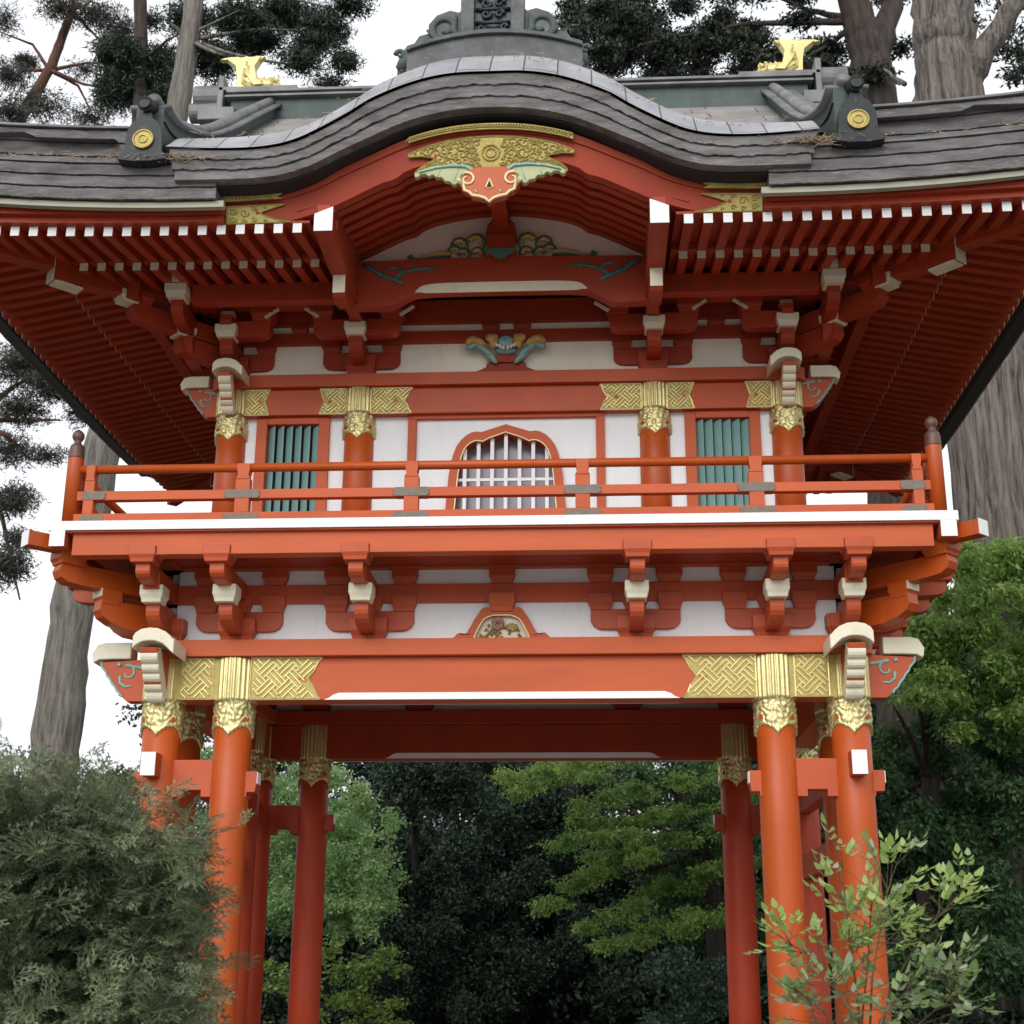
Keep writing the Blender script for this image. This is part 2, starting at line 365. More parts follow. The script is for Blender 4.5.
# ------------------------------------------------------------------ lower storey, facade by facade
def arrow(x0, x1, z0, z1, sgn):      # gold strap with a notched end; x0 square end, x1 notched end
    zm = (z0+z1)/2; d = (x1-x0); h = z1-z0
    return [(x0, z0), (x1, z0), (x1-d*.06, z0+h*.12), (x1-d*.10, z0+h*.3), (x1-d*.19, zm), (x1-d*.10, z1-h*.3), (x1-d*.05, z1-h*.1), (x1, z1), (x0, z1)]
def lower_bracket(xf, u, l, r, nose=True, name='bracket'):
    mb = MB(xf); w = .105
    mb.block(u, -.005, 3.782, 3.955, .285, .25)
    pts = []
    if l+r > 0:                                               # lateral boat-shaped arm
        x0, x1 = u-l-.075, u+r+.075
        pts = [(x0, 4.02), (x0, 3.93), (x0+.02, 3.895), (x0+.055, 3.872), (x0+.1, 3.866)] if l > 0 else [(u-.05, 4.02), (u-.05, 3.866)]
        pts += [(x1-.1, 3.866), (x1-.055, 3.872), (x1-.02, 3.895), (x1, 3.93), (x1, 4.02)] if r > 0 else [(u+.05, 3.866), (u+.05, 4.02)]
        mb.prism(pts, 'y', -.057, .05)
        for a in ([-l] if l > 0 else [])+[0]+([r] if r > 0 else []):
            mb.block(u+a, 0, 4.012, 4.142, .185, .17)
    if nose:
        a = [(-.0, 4.015), (-.46, 4.015), (-.46, 3.935), (-.452, 3.905), (-.425, 3.875), (-.38, 3.85), (-.30, 3.832), (-.2, 3.826), (0, 3.826)]
        mb.prism(a, 'x', u-.052, u+.052)
        a = [(0, 4.23), (-.765, 4.23), (-.765, 4.16), (-.758, 4.14), (-.735, 4.12), (-.69, 4.108), (-.6, 4.103), (0, 4.103)]
        mb.prism(a, 'x', u-.053, u+.053)
        mb.block(u, -.72, 4.215, 4.336, .198, .2, .13)
    o = part(mb, name, RED)
    if nose:
        mb = MB(xf); mb.block(u, -.448, 3.99, 4.118, .172, .17, .14)
        part(mb, 'cream_block', CREAM, o)
        mb = MB(xf)                                            # cream side cheeks of the outer block
        for s in (-1, 1): mb.box(u+s*.0995-.002, u+s*.0995+.002, -.80, -.64, 4.27, 4.33)
        part(mb, 'painted_cheek', CREAM, o, 0, split='comp')
    return o
def facade_low(xf, half, us, front):
    ext = half
    mb = MB(xf); mb.box(-ext, ext, -.11, .11, 3.338, 3.655)
    o = part(mb, 'head_beam', RED)
    if front:
        for s in (-1, 1):
            mb = MB(xf)
            A = [(s*p[0], p[1]) for p in arrow(1.865, 1.335, 3.341, 3.652, 1)]
            mb.prism(A, 'y', -.116, -.109); part(mb, 'strap_plate', DGOLD, o, 0); mb = MB(xf); lattice(mb, A, -.116, holes=[(s*1.47, 3.4965, .035)])
            part(mb, 'gold_strap', GOLD, o, 0); mb = MB(xf)
            B = [(s*2.44, 3.341), (s*2.10, 3.341), (s*2.10, 3.652), (s*2.44, 3.652)]
            mb.prism(B, 'y', -.116, -.109); part(mb, 'strap_plate', DGOLD, o, 0); mb = MB(xf); lattice(mb, [(s*2.39, 3.345), (s*2.145, 3.345), (s*2.145, 3.648), (s*2.39, 3.648)], -.116)
            part(mb, 'gold_strap', GOLD, o, 0)
            mb = MB(xf); heart(mb, s*1.463, 3.485, -.1185, .02); heart(mb, s*1.50, 3.49, -.1185, .013); part(mb, 'red_inset', RED, o, 0, split='comp')
        mb = MB(xf)
        for y0, y1 in ((-.114, -.109), (.109, .114)):
            mb.prism([(-1.31, 3.3365), (1.31, 3.3365), (1.27, 3.352), (1.245, 3.372), (1.20, 3.388), (-1.20, 3.388), (-1.245, 3.372), (-1.27, 3.352)], 'y', y0, y1)
        part(mb, 'white_trim', WPAINT, o, 0, split='comp')
    mb = MB(xf); mb.box(-ext-.12, ext+.12, -.175, .175, 3.657, 3.782); part(mb, 'plate_beam', RED)
    mb = MB(xf); mb.box(-ext+.05, ext-.05, -.022, .022, 3.78, 4.46); part(mb, 'wall_panel', WHITE, bevel=0, split='comp')
    mb = MB(xf); mb.box(-ext-.55, ext+.55, -.062, .062, 4.083, 4.227); part(mb, 'through_beam', RED)
    mb = MB(xf); mb.box(-ext-.3, ext+.3, -.09, .09, 4.345, 4.43); part(mb, 'ledger_beam', RED)
    mb = MB(xf)
    for u in us[1]: mb.block(u, 0, 4.228, 4.346, .195, .17)
    part(mb, 'bearing_block', RED, split='comp')
    for u, l, r in us[0]: lower_bracket(xf, u, l, r)
fr = ([(-2.54, 0, 0), (-2.0, .255, .26), (-1.0, .26, .26), (1.0, .26, .26), (2.0, .26, .255), (2.54, 0, 0)], [-2.26, -1.735, -1.26, -.74, 0, .74, 1.26, 1.735, 2.26])
facade_low(FRONT, 2.54, fr, True); facade_low(REAR, 2.54, fr, True)
sdl = ([(-1.585, 0, 0), (-1.025, .25, .25), (0, .25, .25), (1.025, .25, .25), (1.585, 0, 0)], [-1.3, -.76, -.27, .27, .76, 1.3])
facade_low(LEFT, 1.585, sdl, False); facade_low(RIGHT, 1.585, sdl, False)
# corner diagonal arms below the balcony
for sx in (-1, 1):
    for sy in (-1, 1):
        xf = Matrix.Translation((sx*2.54, CY+sy*1.585, 0)) @ Matrix.Rotation(math.atan2(sy, sx)+math.pi/2, 4, 'Z')
        mb = MB(xf); q = math.sqrt(2)
        mb.prism([(0, 4.03), (-.60, 4.03), (-.61, 3.95), (-.58, 3.90), (-.50, 3.86), (-.38, 3.835), (0, 3.826)], 'x', -.06, .06)
        mb.prism([(0, 4.255), (-.93, 4.255), (-.95, 4.19), (-.93, 4.14), (-.88, 4.11), (-.76, 4.10), (0, 4.10)], 'x', -.062, .062)
        mb.block(0, -.86, 4.24, 4.34, .2, .2, .13)
        mb.prism([(-.7, 4.33), (-1.20, 4.33), (-1.20, 4.44), (-.7, 4.44)], 'x', -.055, .055)
        o = part(mb, 'corner_bracket', RED)
        mb = MB(xf); mb.block(0, -.53, 4.0, 4.11, .16, .16, .14); part(mb, 'bearing_block', COLRED, o)
        mb = MB(xf); mb.box(-.075, .075, -.614, -.609, 4.05, 4.108); part(mb, 'painted_cheek', CREAM, o, 0)
        mb = MB(xf); mb.box(-.056, .056, -1.206, -1.20, 4.329, 4.441); part(mb, 'white_end', WPAINT, o, 0, split='comp')
# kaerumata (frog-leg strut) with carved peonies in the middle of the lower band
for k, xf in enumerate((FRONT, REAR)):
    mb = MB(xf)
    outer = mirror([(0, 4.035), (.13, 4.035), (.155, 4.02), (.175, 3.985), (.2, 3.95), (.235, 3.885), (.265, 3.835), (.30, 3.83), (.315, 3.842), (.33, 3.835), (.37, 3.795), (.385, 3.783)])
    inner = mirror([(0, 3.972), (.06, 3.972), (.1, 3.96), (.135, 3.94), (.16, 3.90), (.175, 3.87), (.19, 3.84), (.198, 3.825), (.20, 3.815), (.203, 3.805), (.206, 3.794), (.208, 3.783)])
    mb.ribbon(inner, outer, -.085, -.02); mb.block(0, -.02, 4.0, 4.142, .195, .2)
    o = part(mb, 'frog_leg_strut', RED)
    mb = MB(xf); mb.tube([(p[0], -.087, p[1]) for p in inner], .006, 6); part(mb, 'gilt_edge', GILT, o, 0)
    mb = MB(xf); mb.ribbon([(p[0], 3.783) for p in inner], inner, -.045, -.03); part(mb, 'cream_panel', CREAM, o, 0)
    mb = MB(xf)
    for r, n in ((.046, 9), (.033, 8), (.02, 6), (.008, 1)):
        for i in range(n):
            a = 2*math.pi*i/n; mb.tube([(-.03+r*.85*math.cos(a), -.055-.01*(4-n/3), 3.915+r*.85*math.sin(a)), (-.03+r*math.cos(a+.9), -.06-.01*(4-n/3), 3.915+r*math.sin(a+.9))], .009, 6)
    part(mb, 'carved_flower', BUD, o, 0)
    mb = MB(xf)
    for i in range(34):
        x = random.uniform(-.17, .17); z = random.uniform(3.79, 3.86+.05*random.random()); a = random.uniform(0, math.pi); L = random.uniform(.02, .045)
        if abs(x) > .19-(z-3.78)*.7: continue
        mb.tube([(x, -.05, z), (x+L*math.cos(a)/2, -.07, z+L*math.sin(a)/2), (x+L*math.cos(a), -.055, z+L*math.sin(a))], [.004, .012, .002], 6)
    for i in range(10):
        a = i*.63; mb.tube([(.075, -.055, 3.885), (.075+.045*math.cos(a), -.065, 3.885+.03*math.sin(a))], [.006, .011], 6)
    part(mb, 'carved_leaf', mat('carved_ochre', (.40, .29, .12), .6, var=.5, nscale=35) if k == 0 else bpy.data.materials['carved_ochre'], o, 0)
# lower penetrating ties between the paired columns
def tie(xf, a, b, z, end=.17, whitex=True):
    mb = MB(xf); d = .02
    mb.prism([(a-end-.10, z+.045), (a-end-.09, z-.045+.03), (a-end-.03, z-.015), (a-end-.03, z-.05), (a+.20, z-.05), (a+.20, z), (b-.20, z), (b-.20, z-.05),
              (b+end+.03, z-.05), (b+end+.03, z-.015), (b+end+.09, z-.015), (b+end+.10, z+.045), (b+end+.10, z+.135), (b+.1, z+.135), (b+.1, z+.22), (a-.1, z+.22), (a-.1, z+.135), (a-end-.10, z+.135)], 'y', -.058, .058)
    o = part(mb, 'tie_beam', RED)
    mb = MB(xf)
    for s, e in ((-1, a-end-.10), (1, b+end+.10)): mb.box(min(e, e+s*.005), max(e, e+s*.005), -.054, .054, z+.047, z+.13)
    part(mb, 'white_end', WPAINT, o, 0, split='comp')
for xf in (FRONT, REAR):
    tie(xf, -2.54, -2.0, 2.685, .11); tie(xf, 2.0, 2.54, 2.685, .11)
for s in (-1, 1):
    mb = MB(); mb.box(s*2.54-.054, s*2.54+.054, -.27, 3.44, 2.765, 2.935); o = part(mb, 'tie_beam', RED)
    mb = MB(); mb.box(s*2.54-.053, s*2.54+.053, -.276, -.27, 2.766, 2.934); mb.box(s*2.54-.053, s*2.54+.053, 3.44, 3.446, 2.766, 2.934); part(mb, 'white_end', WPAINT, o, 0, split='comp')
    mb = MB(); mb.box(s*2.54-.06, s*2.54+.06, .56, 2.61, 2.2, 2.4); part(mb, 'tie_beam', RED)
# nosings (carved beam ends) on the corner columns
def nosings(xf, zc, sc, red=RED):
    """profile nosing along +x side of the column and head-on nosing towards -y; xf puts the column axis at origin"""
    mb = MB(xf); q = sc
    prof = [(.13, -.16), (.27, -.16), (.31, -.125), (.325, -.10), (.35, -.08), (.37, -.045), (.395, -.02), (.41, .01), (.435, .035), (.45, .07), (.48, .10), (.49, .14), (.13, .16)]
    P = [(x*q, zc+z*q) for x, z in prof]
    mb.prism(P, 'y', -.06*q, .06*q)
    o = part(mb, 'beam_nosing', red)
    mb = MB(xf); mb.ribbon([(x*q, zc+z*q) for x, z in ((.26, .16), (.40, .16), (.50, .155), (.545, .13))], [(x*q, zc+z*q) for x, z in ((.26, .285), (.46, .285), (.52, .27), (.56, .20))], -.085*q, .085*q)
    part(mb, 'cream_cap', CREAM, o, .008)
    mb = MB(xf)
    for y in (-.063*q, .063*q):
        mb.tube([(x*q, y, zc+z*q) for x, z in prof[2:-1]], .0085*q, 6)
        spiral(mb, .275*q, zc+.055*q, y, .062*q, .8, .011*q, 1.2, 1, .35, ((.16)*q, zc+.09*q))
        mb.tube([(.335*q, y, zc+.03*q), (.33*q, y, zc-.02*q), (.29*q, y, zc-.05*q), (.24*q, y, zc-.045*q)], [.012*q, .013*q, .01*q, .005*q], 6)
        mb.tube([(.335*q, y-.0, zc+.115*q), (.36*q, y, zc+.12*q)], .016*q, 6)
    part(mb, 'scroll_relief', CYAN, o, 0)
    # towards -y
    mb = MB(xf)
    prof = [(-.1, -.17), (-.22, -.185), (-.25, -.14), (-.31, -.10), (-.35, -.04), (-.39, .02), (-.42, .08), (-.47, .13), (-.48, .16), (-.1, .16)]
    mb.prism([(y*q, zc+z*q) for y, z in prof], 'x', -.062*q, .062*q)
    o = part(mb, 'beam_nosing', red)
    mb = MB(xf)                                                # ribbed cream belly
    cen = [(-.20, -.185), (-.255, -.115), (-.305, -.055), (-.352, .005), (-.395, .065), (-.445, .135)]
    for i in range(5):
        (ya, za), (yb, zb_) = cen[i], cen[i+1]; L = math.hypot(yb-ya, zb_-za); ny, nz = -(zb_-za)/L, (yb-ya)/L
        pts = [(ya+(yb-ya)*t+ny*h, za+(zb_-za)*t+nz*h) for t, h in ((-.06, .016), (.05, .026), (.25, .036), (.5, .040), (.75, .036), (.95, .026), (1.06, .016))]
        pts += [(yb-ny*.08, zb_-nz*.08), (ya-ny*.08, za-nz*.08)]
        mb.prism([(y*q, zc+z*q) for y, z in pts], 'x', -.064*q, .064*q)
    part(mb, 'cream_belly', CREAM, o, .006)
    mb = MB(xf)                                                # arched cream cap, ends curling down
    top = [(-.19, .215), (-.175, .222), (-.155, .245), (-.12, .275), (-.06, .30), (0, .305), (.06, .295), (.10, .27), (.118, .24)]
    bot = [(-.19, .11), (-.17, .125), (-.14, .155), (-.105, .185), (-.05, .205), (0, .208), (.05, .20), (.09, .178), (.118, .15)]
    mb.ribbon([(x*q, zc+z*q) for x, z in bot], [(x*q, zc+z*q) for x, z in top], -.50*q, -.17*q)
    part(mb, 'cream_cap', CREAM, o, .008)
for cx, cy, zc, q, dy in ((2.54, 1.585, 3.50, 1.0, 0), (2.245, 1.285, 5.865, .80, 0)):
    for sx in (-1, 1):
        for sy in (-1, 1):
            M0 = Matrix.Translation((sx*cx, CY+sy*cy, 0)) @ Matrix.Diagonal((sx, -sy, 1, 1))
            # local +x points outwards, local -y points outwards; inner (facade-wards) side is -x
            M1 = M0 @ Matrix.Diagonal((1, 1, 1, 1))
            fl = Matrix.Diagonal((1, 1, 1, 1))
            nosings(M1, zc, q)
# ceiling inside the passage and body between storeys
mb = MB(); mb.box(-2.5, 2.5, .05, 3.12, 4.07, 4.10); part(mb, 'ceiling', RED, bevel=0)
mb = MB()
for i in range(9): mb.box(-2.2+i*.55-.03, -2.2+i*.55+.03, .1, 3.07, 3.99, 4.065)
part(mb, 'ceiling_joist', RED, split='comp')

# ------------------------------------------------------------------ balcony
OV = .84
mb = MB(); mb.box(-3.22, 3.22, -.835, 4.005, 4.43, 4.505); part(mb, 'balcony_floor', RED)
mb = MB(); mb.box(-3.05, 3.05, -.66, 3.83, 4.36, 4.428); part(mb, 'balcony_soffit', RED, bevel=0)
mb = MB()
for sy in (-1, 1): mb.box(-3.225, 3.225, CY+sy*2.425-.0, CY+sy*2.425+sy*.012, 4.443, 4.512) if sy > 0 else mb.box(-3.225, 3.225, CY-2.437, CY-2.425, 4.443, 4.512)
for sx in (-1, 1): mb.box(min(sx*3.222, sx*3.234), max(sx*3.222, sx*3.234), -.833, 4.003, 4.443, 4.512)
part(mb, 'white_balcony_edge', WPAINT, bevel=.002, split='comp')
for y0, y1 in ((-.80, -.68), (3.85, 3.97)):
    mb = MB(); mb.box(-3.06, 3.06, y0, y1, 4.268, 4.44); part(mb, 'edge_beam', RED)
for sx in (-1, 1):
    mb = MB(); mb.box(min(sx*3.10, sx*3.21), max(sx*3.10, sx*3.21), -.85, 4.02, 4.325, 4.428); o = part(mb, 'edge_beam', RED)
    mb = MB(); mb.box(min(sx*3.10, sx*3.21), max(sx*3.10, sx*3.21), -.856, -.85, 4.324, 4.441); part(mb, 'white_end', WPAINT, o, 0, split='comp')
def railing(p0, p1, posts, endx):
    """p0,p1 corner post centres; posts: distances from the middle"""
    a = Vector((*p0, 0)); b = Vector((*p1, 0)); L = (b-a).length; ang = math.atan2(b.y-a.y, b.x-a.x)
    xf = Matrix.Translation((a+b)/2) @ Matrix.Rotation(ang, 4, 'Z'); h = L/2-.03
    mb = MB(xf); mb.tube([(-h, 0, 4.953), (h, 0, 4.953)], .033, 16); part(mb, 'top_rail', RED, None, 0, True)
    mb = MB(xf); mb.box(-h, h, -.032, .032, 4.706, 4.776); part(mb, 'middle_rail', RED)
    mb = MB(xf); mb.box(-h, h, -.042, .042, 4.515, 4.60); part(mb, 'bottom_rail', RED)
    for u in posts+[-endx, endx]:
        mb = MB(xf); w = .056 if abs(u) < endx else .04
        mb.box(u-w*.95, u+w*.95, -.037, .037, 4.60, 4.861)
        mb.prism([(u-w*.95, 4.855), (u+w*.95, 4.855), (u+w*.7, 4.885), (u+w*.85, 4.93), (u+w*.85, 4.975), (u-w*.85, 4.975), (u-w*.85, 4.93), (u-w*.7, 4.885)], 'y', -.042, .042)
        o = part(mb, 'railing_post', RED)
        for z, d in ((4.741, .041), (4.557, .045)):
            mb = MB(xf); pr = []
            l, r = (.135, .135) if abs(u) < endx else ((.05, .13) if u < 0 else (.13, .05))
            for sx, ww in ((-1, l), (1, r)):
                e = [(u+sx*(ww-.02), z-sx*.034), (u+sx*ww, z-sx*.015), (u+sx*(ww-.008), z), (u+sx*ww, z+sx*.015), (u+sx*(ww-.02), z+sx*.034)]
                pr += e
            mb.prism(pr, 'y', -d, d)
            part(mb, 'iron_clamp', METAL, o, .002, split='comp')
    return
X, Y0, Y1 = 3.135, -.70, 3.87
railing((-X, Y0), (X, Y0), [-1.86, -.62, .62, 1.86], 3.0); railing((X, Y1), (-X, Y1), [-1.86, -.62, .62, 1.86], 3.0)
railing((X, Y0), (X, Y1), [-.76, .76], 2.12); railing((-X, Y1), (-X, Y0), [-.76, .76], 2.12)
for x in (-X, X):
    for y in (Y0, Y1):
        mb = MB(); mb.lathe([(.058, 4.513), (.058, 5.04), (.055, 5.055)], x, y, 28); o = part(mb, 'corner_post', RED, None, 0, True)
        mb = MB(); mb.lathe([(.059, 5.04), (.060, 5.05), (.057, 5.06), (.056, 5.11), (.05, 5.14), (.03, 5.16), (.024, 5.175), (.036, 5.19), (.045, 5.21), (.044, 5.235), (.03, 5.255), (.012, 5.268), (.002, 5.275)], x, y, 28)
        part(mb, 'post_finial', BRONZE, o, 0, True)

# ------------------------------------------------------------------ upper storey
UF = Matrix.Translation((0, .3, 0))
UB = Matrix.Translation((0, 2.87, 0)) @ Matrix.Rotation(math.pi, 4, 'Z')
UL = Matrix.Translation((-2.245, CY, 0)) @ Matrix.Rotation(-math.pi/2, 4, 'Z')
UR = Matrix.Translation((2.245, CY, 0)) @ Matrix.Rotation(math.pi/2, 4, 'Z')
def upper_bracket(xf, u, l, r, corner=False, nose3=False):
    mb = MB(xf)
    mb.block(u, -.005, 6.055, 6.235, .25, .25)
    def arm(l, r, z0, z1, y0, y1):
        x0, x1 = u-l-.07, u+r+.07
        pts = ([(x0, z1), (x0, z0+.055), (x0+.018, z0+.025), (x0+.05, z0+.006), (x0+.09, z0)] if l > 0 else [(u-.05, z1), (u-.05, z0)]) + \
              ([(x1-.09, z0), (x1-.05, z0+.006), (x1-.018, z0+.025), (x1, z0+.055), (x1, z1)] if r > 0 else [(u+.05, z0), (u+.05, z1)])
        mb.prism(pts, 'y', y0, y1)
    arm(l, r, 6.135, 6.285, -.055, .05)
    for a in ([-l] if l else [])+([r] if r else []): mb.block(u+a, 0, 6.275, 6.385, .16, .16)
    l2, r2 = (l+.03 if l else 0), (r+.03 if r else 0)
    arm(l2, r2, 6.30, 6.445, -.36, -.26)
    for a in ([-l2] if l else [])+([r2] if r else []): mb.block(u+a, -.31, 6.44, 6.57, .19, .18)
    mb.prism([(0, 6.30), (-.38, 6.30), (-.38, 6.23), (-.372, 6.20), (-.34, 6.165), (-.28, 6.145), (-.2, 6.135), (0, 6.135)], 'x', u-.055, u+.055)
    mb.prism([(0, 6.47), (-.44, 6.47), (-.44, 6.44), (-.445, 6.42), (-.44, 6.38), (0, 6.38)], 'x', u-.048, u+.048)
    o = part(mb, 'bracket', RED)
    mb = MB(xf); mb.block(u, -.345, 6.285, 6.392, .174, .18, .14)
    mb.prism([(-.30, 6.473), (-.43, 6.473), (-.40, 6.52), (-.30, 6.53)], 'x', u-.047, u+.047); part(mb, 'cream_block', CREAM, o)
    return o
def facade_up(xf, half, us, blocks, purx):
    mb = MB(xf); mb.box(-half, half, -.10, .10, 5.722, 5.945); o = part(mb, 'head_beam', RED)
    mb = MB(xf); mb.box(-half-.12, half+.12, -.155, .155, 5.947, 6.055); part(mb, 'plate_beam', RED)
    mb = MB(xf); mb.box(-half+.05, half-.05, -.018, .018, 6.05, 6.60); part(mb, 'wall_panel', CPLAST, bevel=0, split='comp')
    mb = MB(xf); mb.box(-half-.3, half+.3, -.06, .06, 6.362, 6.465); part(mb, 'through_beam', RED)
    mb = MB(xf); mb.box(-half-.05, half+.05, -.065, .065, 6.535, 6.74); part(mb, 'ledger_beam', RED)
    mb = MB(xf)
    for u in blocks: mb.block(u, -.0, 6.463, 6.536, .14, .15)
    part(mb, 'bearing_block', RED, split='comp')
    for a, b in purx:
        mb = MB(xf); mb.box(a, b, -.70, -.60, 6.452, 6.615); mb.box(a, b, -.37, -.25, 6.572, 6.69); part(mb, 'eave_purlin', RED, split='comp')
    for u, l, r in us: upper_bracket(xf, u, l, r)
    return o
hb = facade_up(UF, 2.245, [(-2.245, 0, .25), (-1.195, .25, .25), (1.195, .25, .25), (2.245, .25, 0)], [-1.72, -.13, .13, 1.72], [(-2.46, -1.10), (1.10, 2.46)])
facade_up(UB, 2.245, [(-2.245, 0, .25), (-1.195, .25, .25), (1.195, .25, .25), (2.245, .25, 0)], [-1.72, -.13, .13, 1.72], [(-3.05, 3.05)])
for xf in (UL, UR): facade_up(xf, 1.285, [(-1.285, 0, .25), (0, .25, .25), (1.285, .25, 0)], [-.65, .65], [(-2.1, 2.1)])
for s in (-1, 1):
    for a, b in ((1.30, 1.515), (1.09, .76), (2.13, 1.925)):
        mb = MB(UF); A = [(s*p[0], p[1]) for p in arrow(a, b, 5.725, 5.942, 1)]
        mb.prism(A, 'y', -.106, -.099); part(mb, 'strap_plate', DGOLD, hb, 0); mb = MB(UF); lattice(mb, A, -.106, cell=.075, bar=.013, holes=[(s*(a*.38+b*.62), 5.834, .028)])
        part(mb, 'gold_strap', GOLD, hb, 0)
    mb = MB(UF)
    for a, b in ((1.30, 1.515), (1.09, .76), (2.13, 1.925)): heart(mb, s*(a*.4+b*.6), 5.83, -.1085, .018)
    part(mb, 'red_inset', RED, hb, 0, split='comp')
    # projecting third-step set at the corner, and the diagonal arms
    mb = MB(UF); u = s*2.56
    mb.prism([(.5, 6.47), (-.74, 6.47), (-.74, 6.41), (-.72, 6.36), (-.62, 6.31), (.5, 6.30)], 'x', u-.05, u+.05)
    mb.prism([(.1, 6.30), (-.42, 6.30), (-.42, 6.23), (-.38, 6.17), (-.28, 6.14), (.1, 6.14)], 'x', u-.05, u+.05)
    mb.box(u-.055, u+.055, -.82, .3, 6.572, 6.70)
    o = part(mb, 'bracket', RED)
    mb = MB(UF); mb.block(u, -.72, 6.462, 6.572, .175, .18, .14); mb.box(u-.052, u+.052, -.826, -.82, 6.574, 6.698); part(mb, 'cream_block', CREAM, o, .002, split='comp')
for sx in (-1, 1):
    for sy in (-1, 1):
        xf = Matrix.Translation((sx*2.245, CY+sy*1.285, 0)) @ Matrix.Rotation(math.atan2(sy, sx)+math.pi/2, 4, 'Z')
        mb = MB(xf)
        mb.prism([(0, 6.30), (-.56, 6.30), (-.57, 6.22), (-.53, 6.17), (-.42, 6.145), (0, 6.135)], 'x', -.06, .06)
        mb.prism([(0, 6.46), (-.98, 6.46), (-1.0, 6.39), (-.95, 6.33), (-.85, 6.31), (0, 6.31)], 'x', -.06, .06)
        mb.block(0, -.93, 6.455, 6.56, .2, .2, .13)
        o = part(mb, 'corner_bracket', RED)
        mb = MB(xf); mb.block(0, -.52, 6.295, 6.385, .17, .17, .14); part(mb, 'cream_block', CREAM, o); mb = MB(xf); mb.block(0, -1.02, 6.44, 6.53, .16, .16, .14); part(mb, 'cream_block', CREAM, o)
# coloured leaf carving over the centre of the upper band
mb = MB(UF); mb.prism(mirror([(0, 6.158), (.085, 6.158), (.10, 6.175), (.135, 6.175), (.16, 6.155), (.165, 6.125), (.22, 6.10), (.29, 6.075), (.38, 6.058), (.39, 6.05)]), 'y', -.07, -.02)
mb.box(-.105, .105, -.09, -.02, 6.16, 6.225); strut = part(mb, 'leaf_strut', RED)
def lobe(mb, x, z, rx, rz, rot, y=-.10, d=.035):
    rot = R(rot); rings = []
    for k in range(7):
        ph = -math.pi/2+math.pi*k/6; ring = []
        for i in range(14):
            a = 2*math.pi*i/14; u = rx*math.cos(a)*math.cos(ph); v = rz*math.sin(a)*math.cos(ph)
            ring.append((x+u*math.cos(rot)-v*math.sin(rot), y+d*math.sin(ph), z+u*math.sin(rot)+v*math.cos(rot)))
        rings.append(ring)
    mb.loft(rings)
gl, oc, wp = MB(UF), MB(UF), MB(UF)
lobe(gl, 0, 6.325, .07, .055, 0, -.12); lobe(gl, 0, 6.265, .09, .04, 0, -.09)
for s in (-1, 1):
    lobe(gl, s*.155, 6.235, .13, .032, s*48, -.10); lobe(gl, s*.20, 6.275, .12, .026, s*42, -.12); lobe(gl, s*.285, 6.285, .05, .03, -s*25, -.12)
    lobe(oc, s*.098, 6.325, .036, .07, s*14, -.14); lobe(oc, s*.12, 6.345, .05, .04, s*20, -.145); lobe(oc, s*.225, 6.325, .075, .034, s*30, -.14); lobe(oc, s*.275, 6.335, .05, .034, -s*18, -.145); lobe(oc, s*.30, 6.315, .03, .03, 0, -.15)
    for k in range(3): lobe(wp, s*(.018+.028*k), 6.262+.012*k, .013, .022, -s*20*k, -.15, .02)
part(gl, 'green_leaf', CYAN, strut, 0, True); part(oc, 'ochre_scroll', OCHRE, strut, 0, True, split='x'); part(wp, 'white_petal', WPAINT, strut, 0, True)
# walls, louvred windows, ogee window
mb = MB(UF)
for s in (-1, 1):
    for a, b in ((2.125, 2.035), (1.435, 1.30), (1.09, .795)): mb.box(min(s*a, s*b), max(s*a, s*b), -.018, .02, 4.5, 5.722)
part(mb, 'wall_panel', WHITE, bevel=0, split='comp')
for s in (-1, 1):
    mb = MB(UF); c = s*1.735; hw = .30
    mb.box(c-hw, c-.213, -.055, .04, 4.5, 5.72); mb.box(c+.213, c+hw, -.055, .04, 4.5, 5.72); mb.box(c-.213, c+.213, -.055, .04, 5.66, 5.72); mb.box(c-.213, c+.213, -.055, .04, 4.5, 4.62)
    o = part(mb, 'louvred_window', RED)
    mb = MB(UF)
    for i in range(6):
        x = c-.213+.035+i*.0725
        mb.prism([(x-.034, .020), (x+.018, -.030), (x+.028, -.024), (x-.026, .030)], 'z', 4.62, 5.655)
    part(mb, 'louvre_slat', GREEN, o, 0, split='comp')
    mb = MB(UF); mb.box(c-.213, c+.213, .045, .06, 4.6, 5.68); part(mb, 'dark_backing', SOFFIT, o, 0)
OUT = [(0, 5.630), (.07, 5.607), (.14, 5.585), (.195, 5.566), (.235, 5.572), (.275, 5.565), (.32, 5.54), (.36, 5.50), (.395, 5.45), (.42, 5.38), (.44, 5.30), (.455, 5.2), (.467, 5.05), (.48, 4.88), (.49, 4.75), (.5, 4.6), (.5, 4.5)]
INN = [(0, 5.565), (.06, 5.543), (.13, 5.518), (.19, 5.487), (.225, 5.495), (.255, 5.492), (.29, 5.475), (.32, 5.448), (.345, 5.41), (.362, 5.36), (.375, 5.29), (.388, 5.2), (.40, 5.05), (.415, 4.88), (.42, 4.75), (.43, 4.6), (.43, 4.5)]
mb = MB(UF); mb.ribbon(mirror(INN), mirror(OUT), -.06, .10); og = part(mb, 'ogee_window', RED)
mb = MB(UF); mb.tube([(x, -.062, z) for x, z in mirror([(a*.985, b-.004) for a, b in INN])], .006, 6); part(mb, 'gilt_edge', GILT, og, 0)
mb = MB(UF)
for i in range(-3, 4):
    x = i*.11; zt = interp(INN, abs(x))
    mb.box(x-.015, x+.015, -.025, .01, 4.5, zt)
mb.box(-.39, .39, -.018, .004, 5.16, 5.185); part(mb, 'window_bar', WPAINT, og, .002)
mb = MB(UF); mb.box(-.44, .44, .10, .11, 4.5, 5.6); part(mb, 'window_pane', GLASS, og, 0)
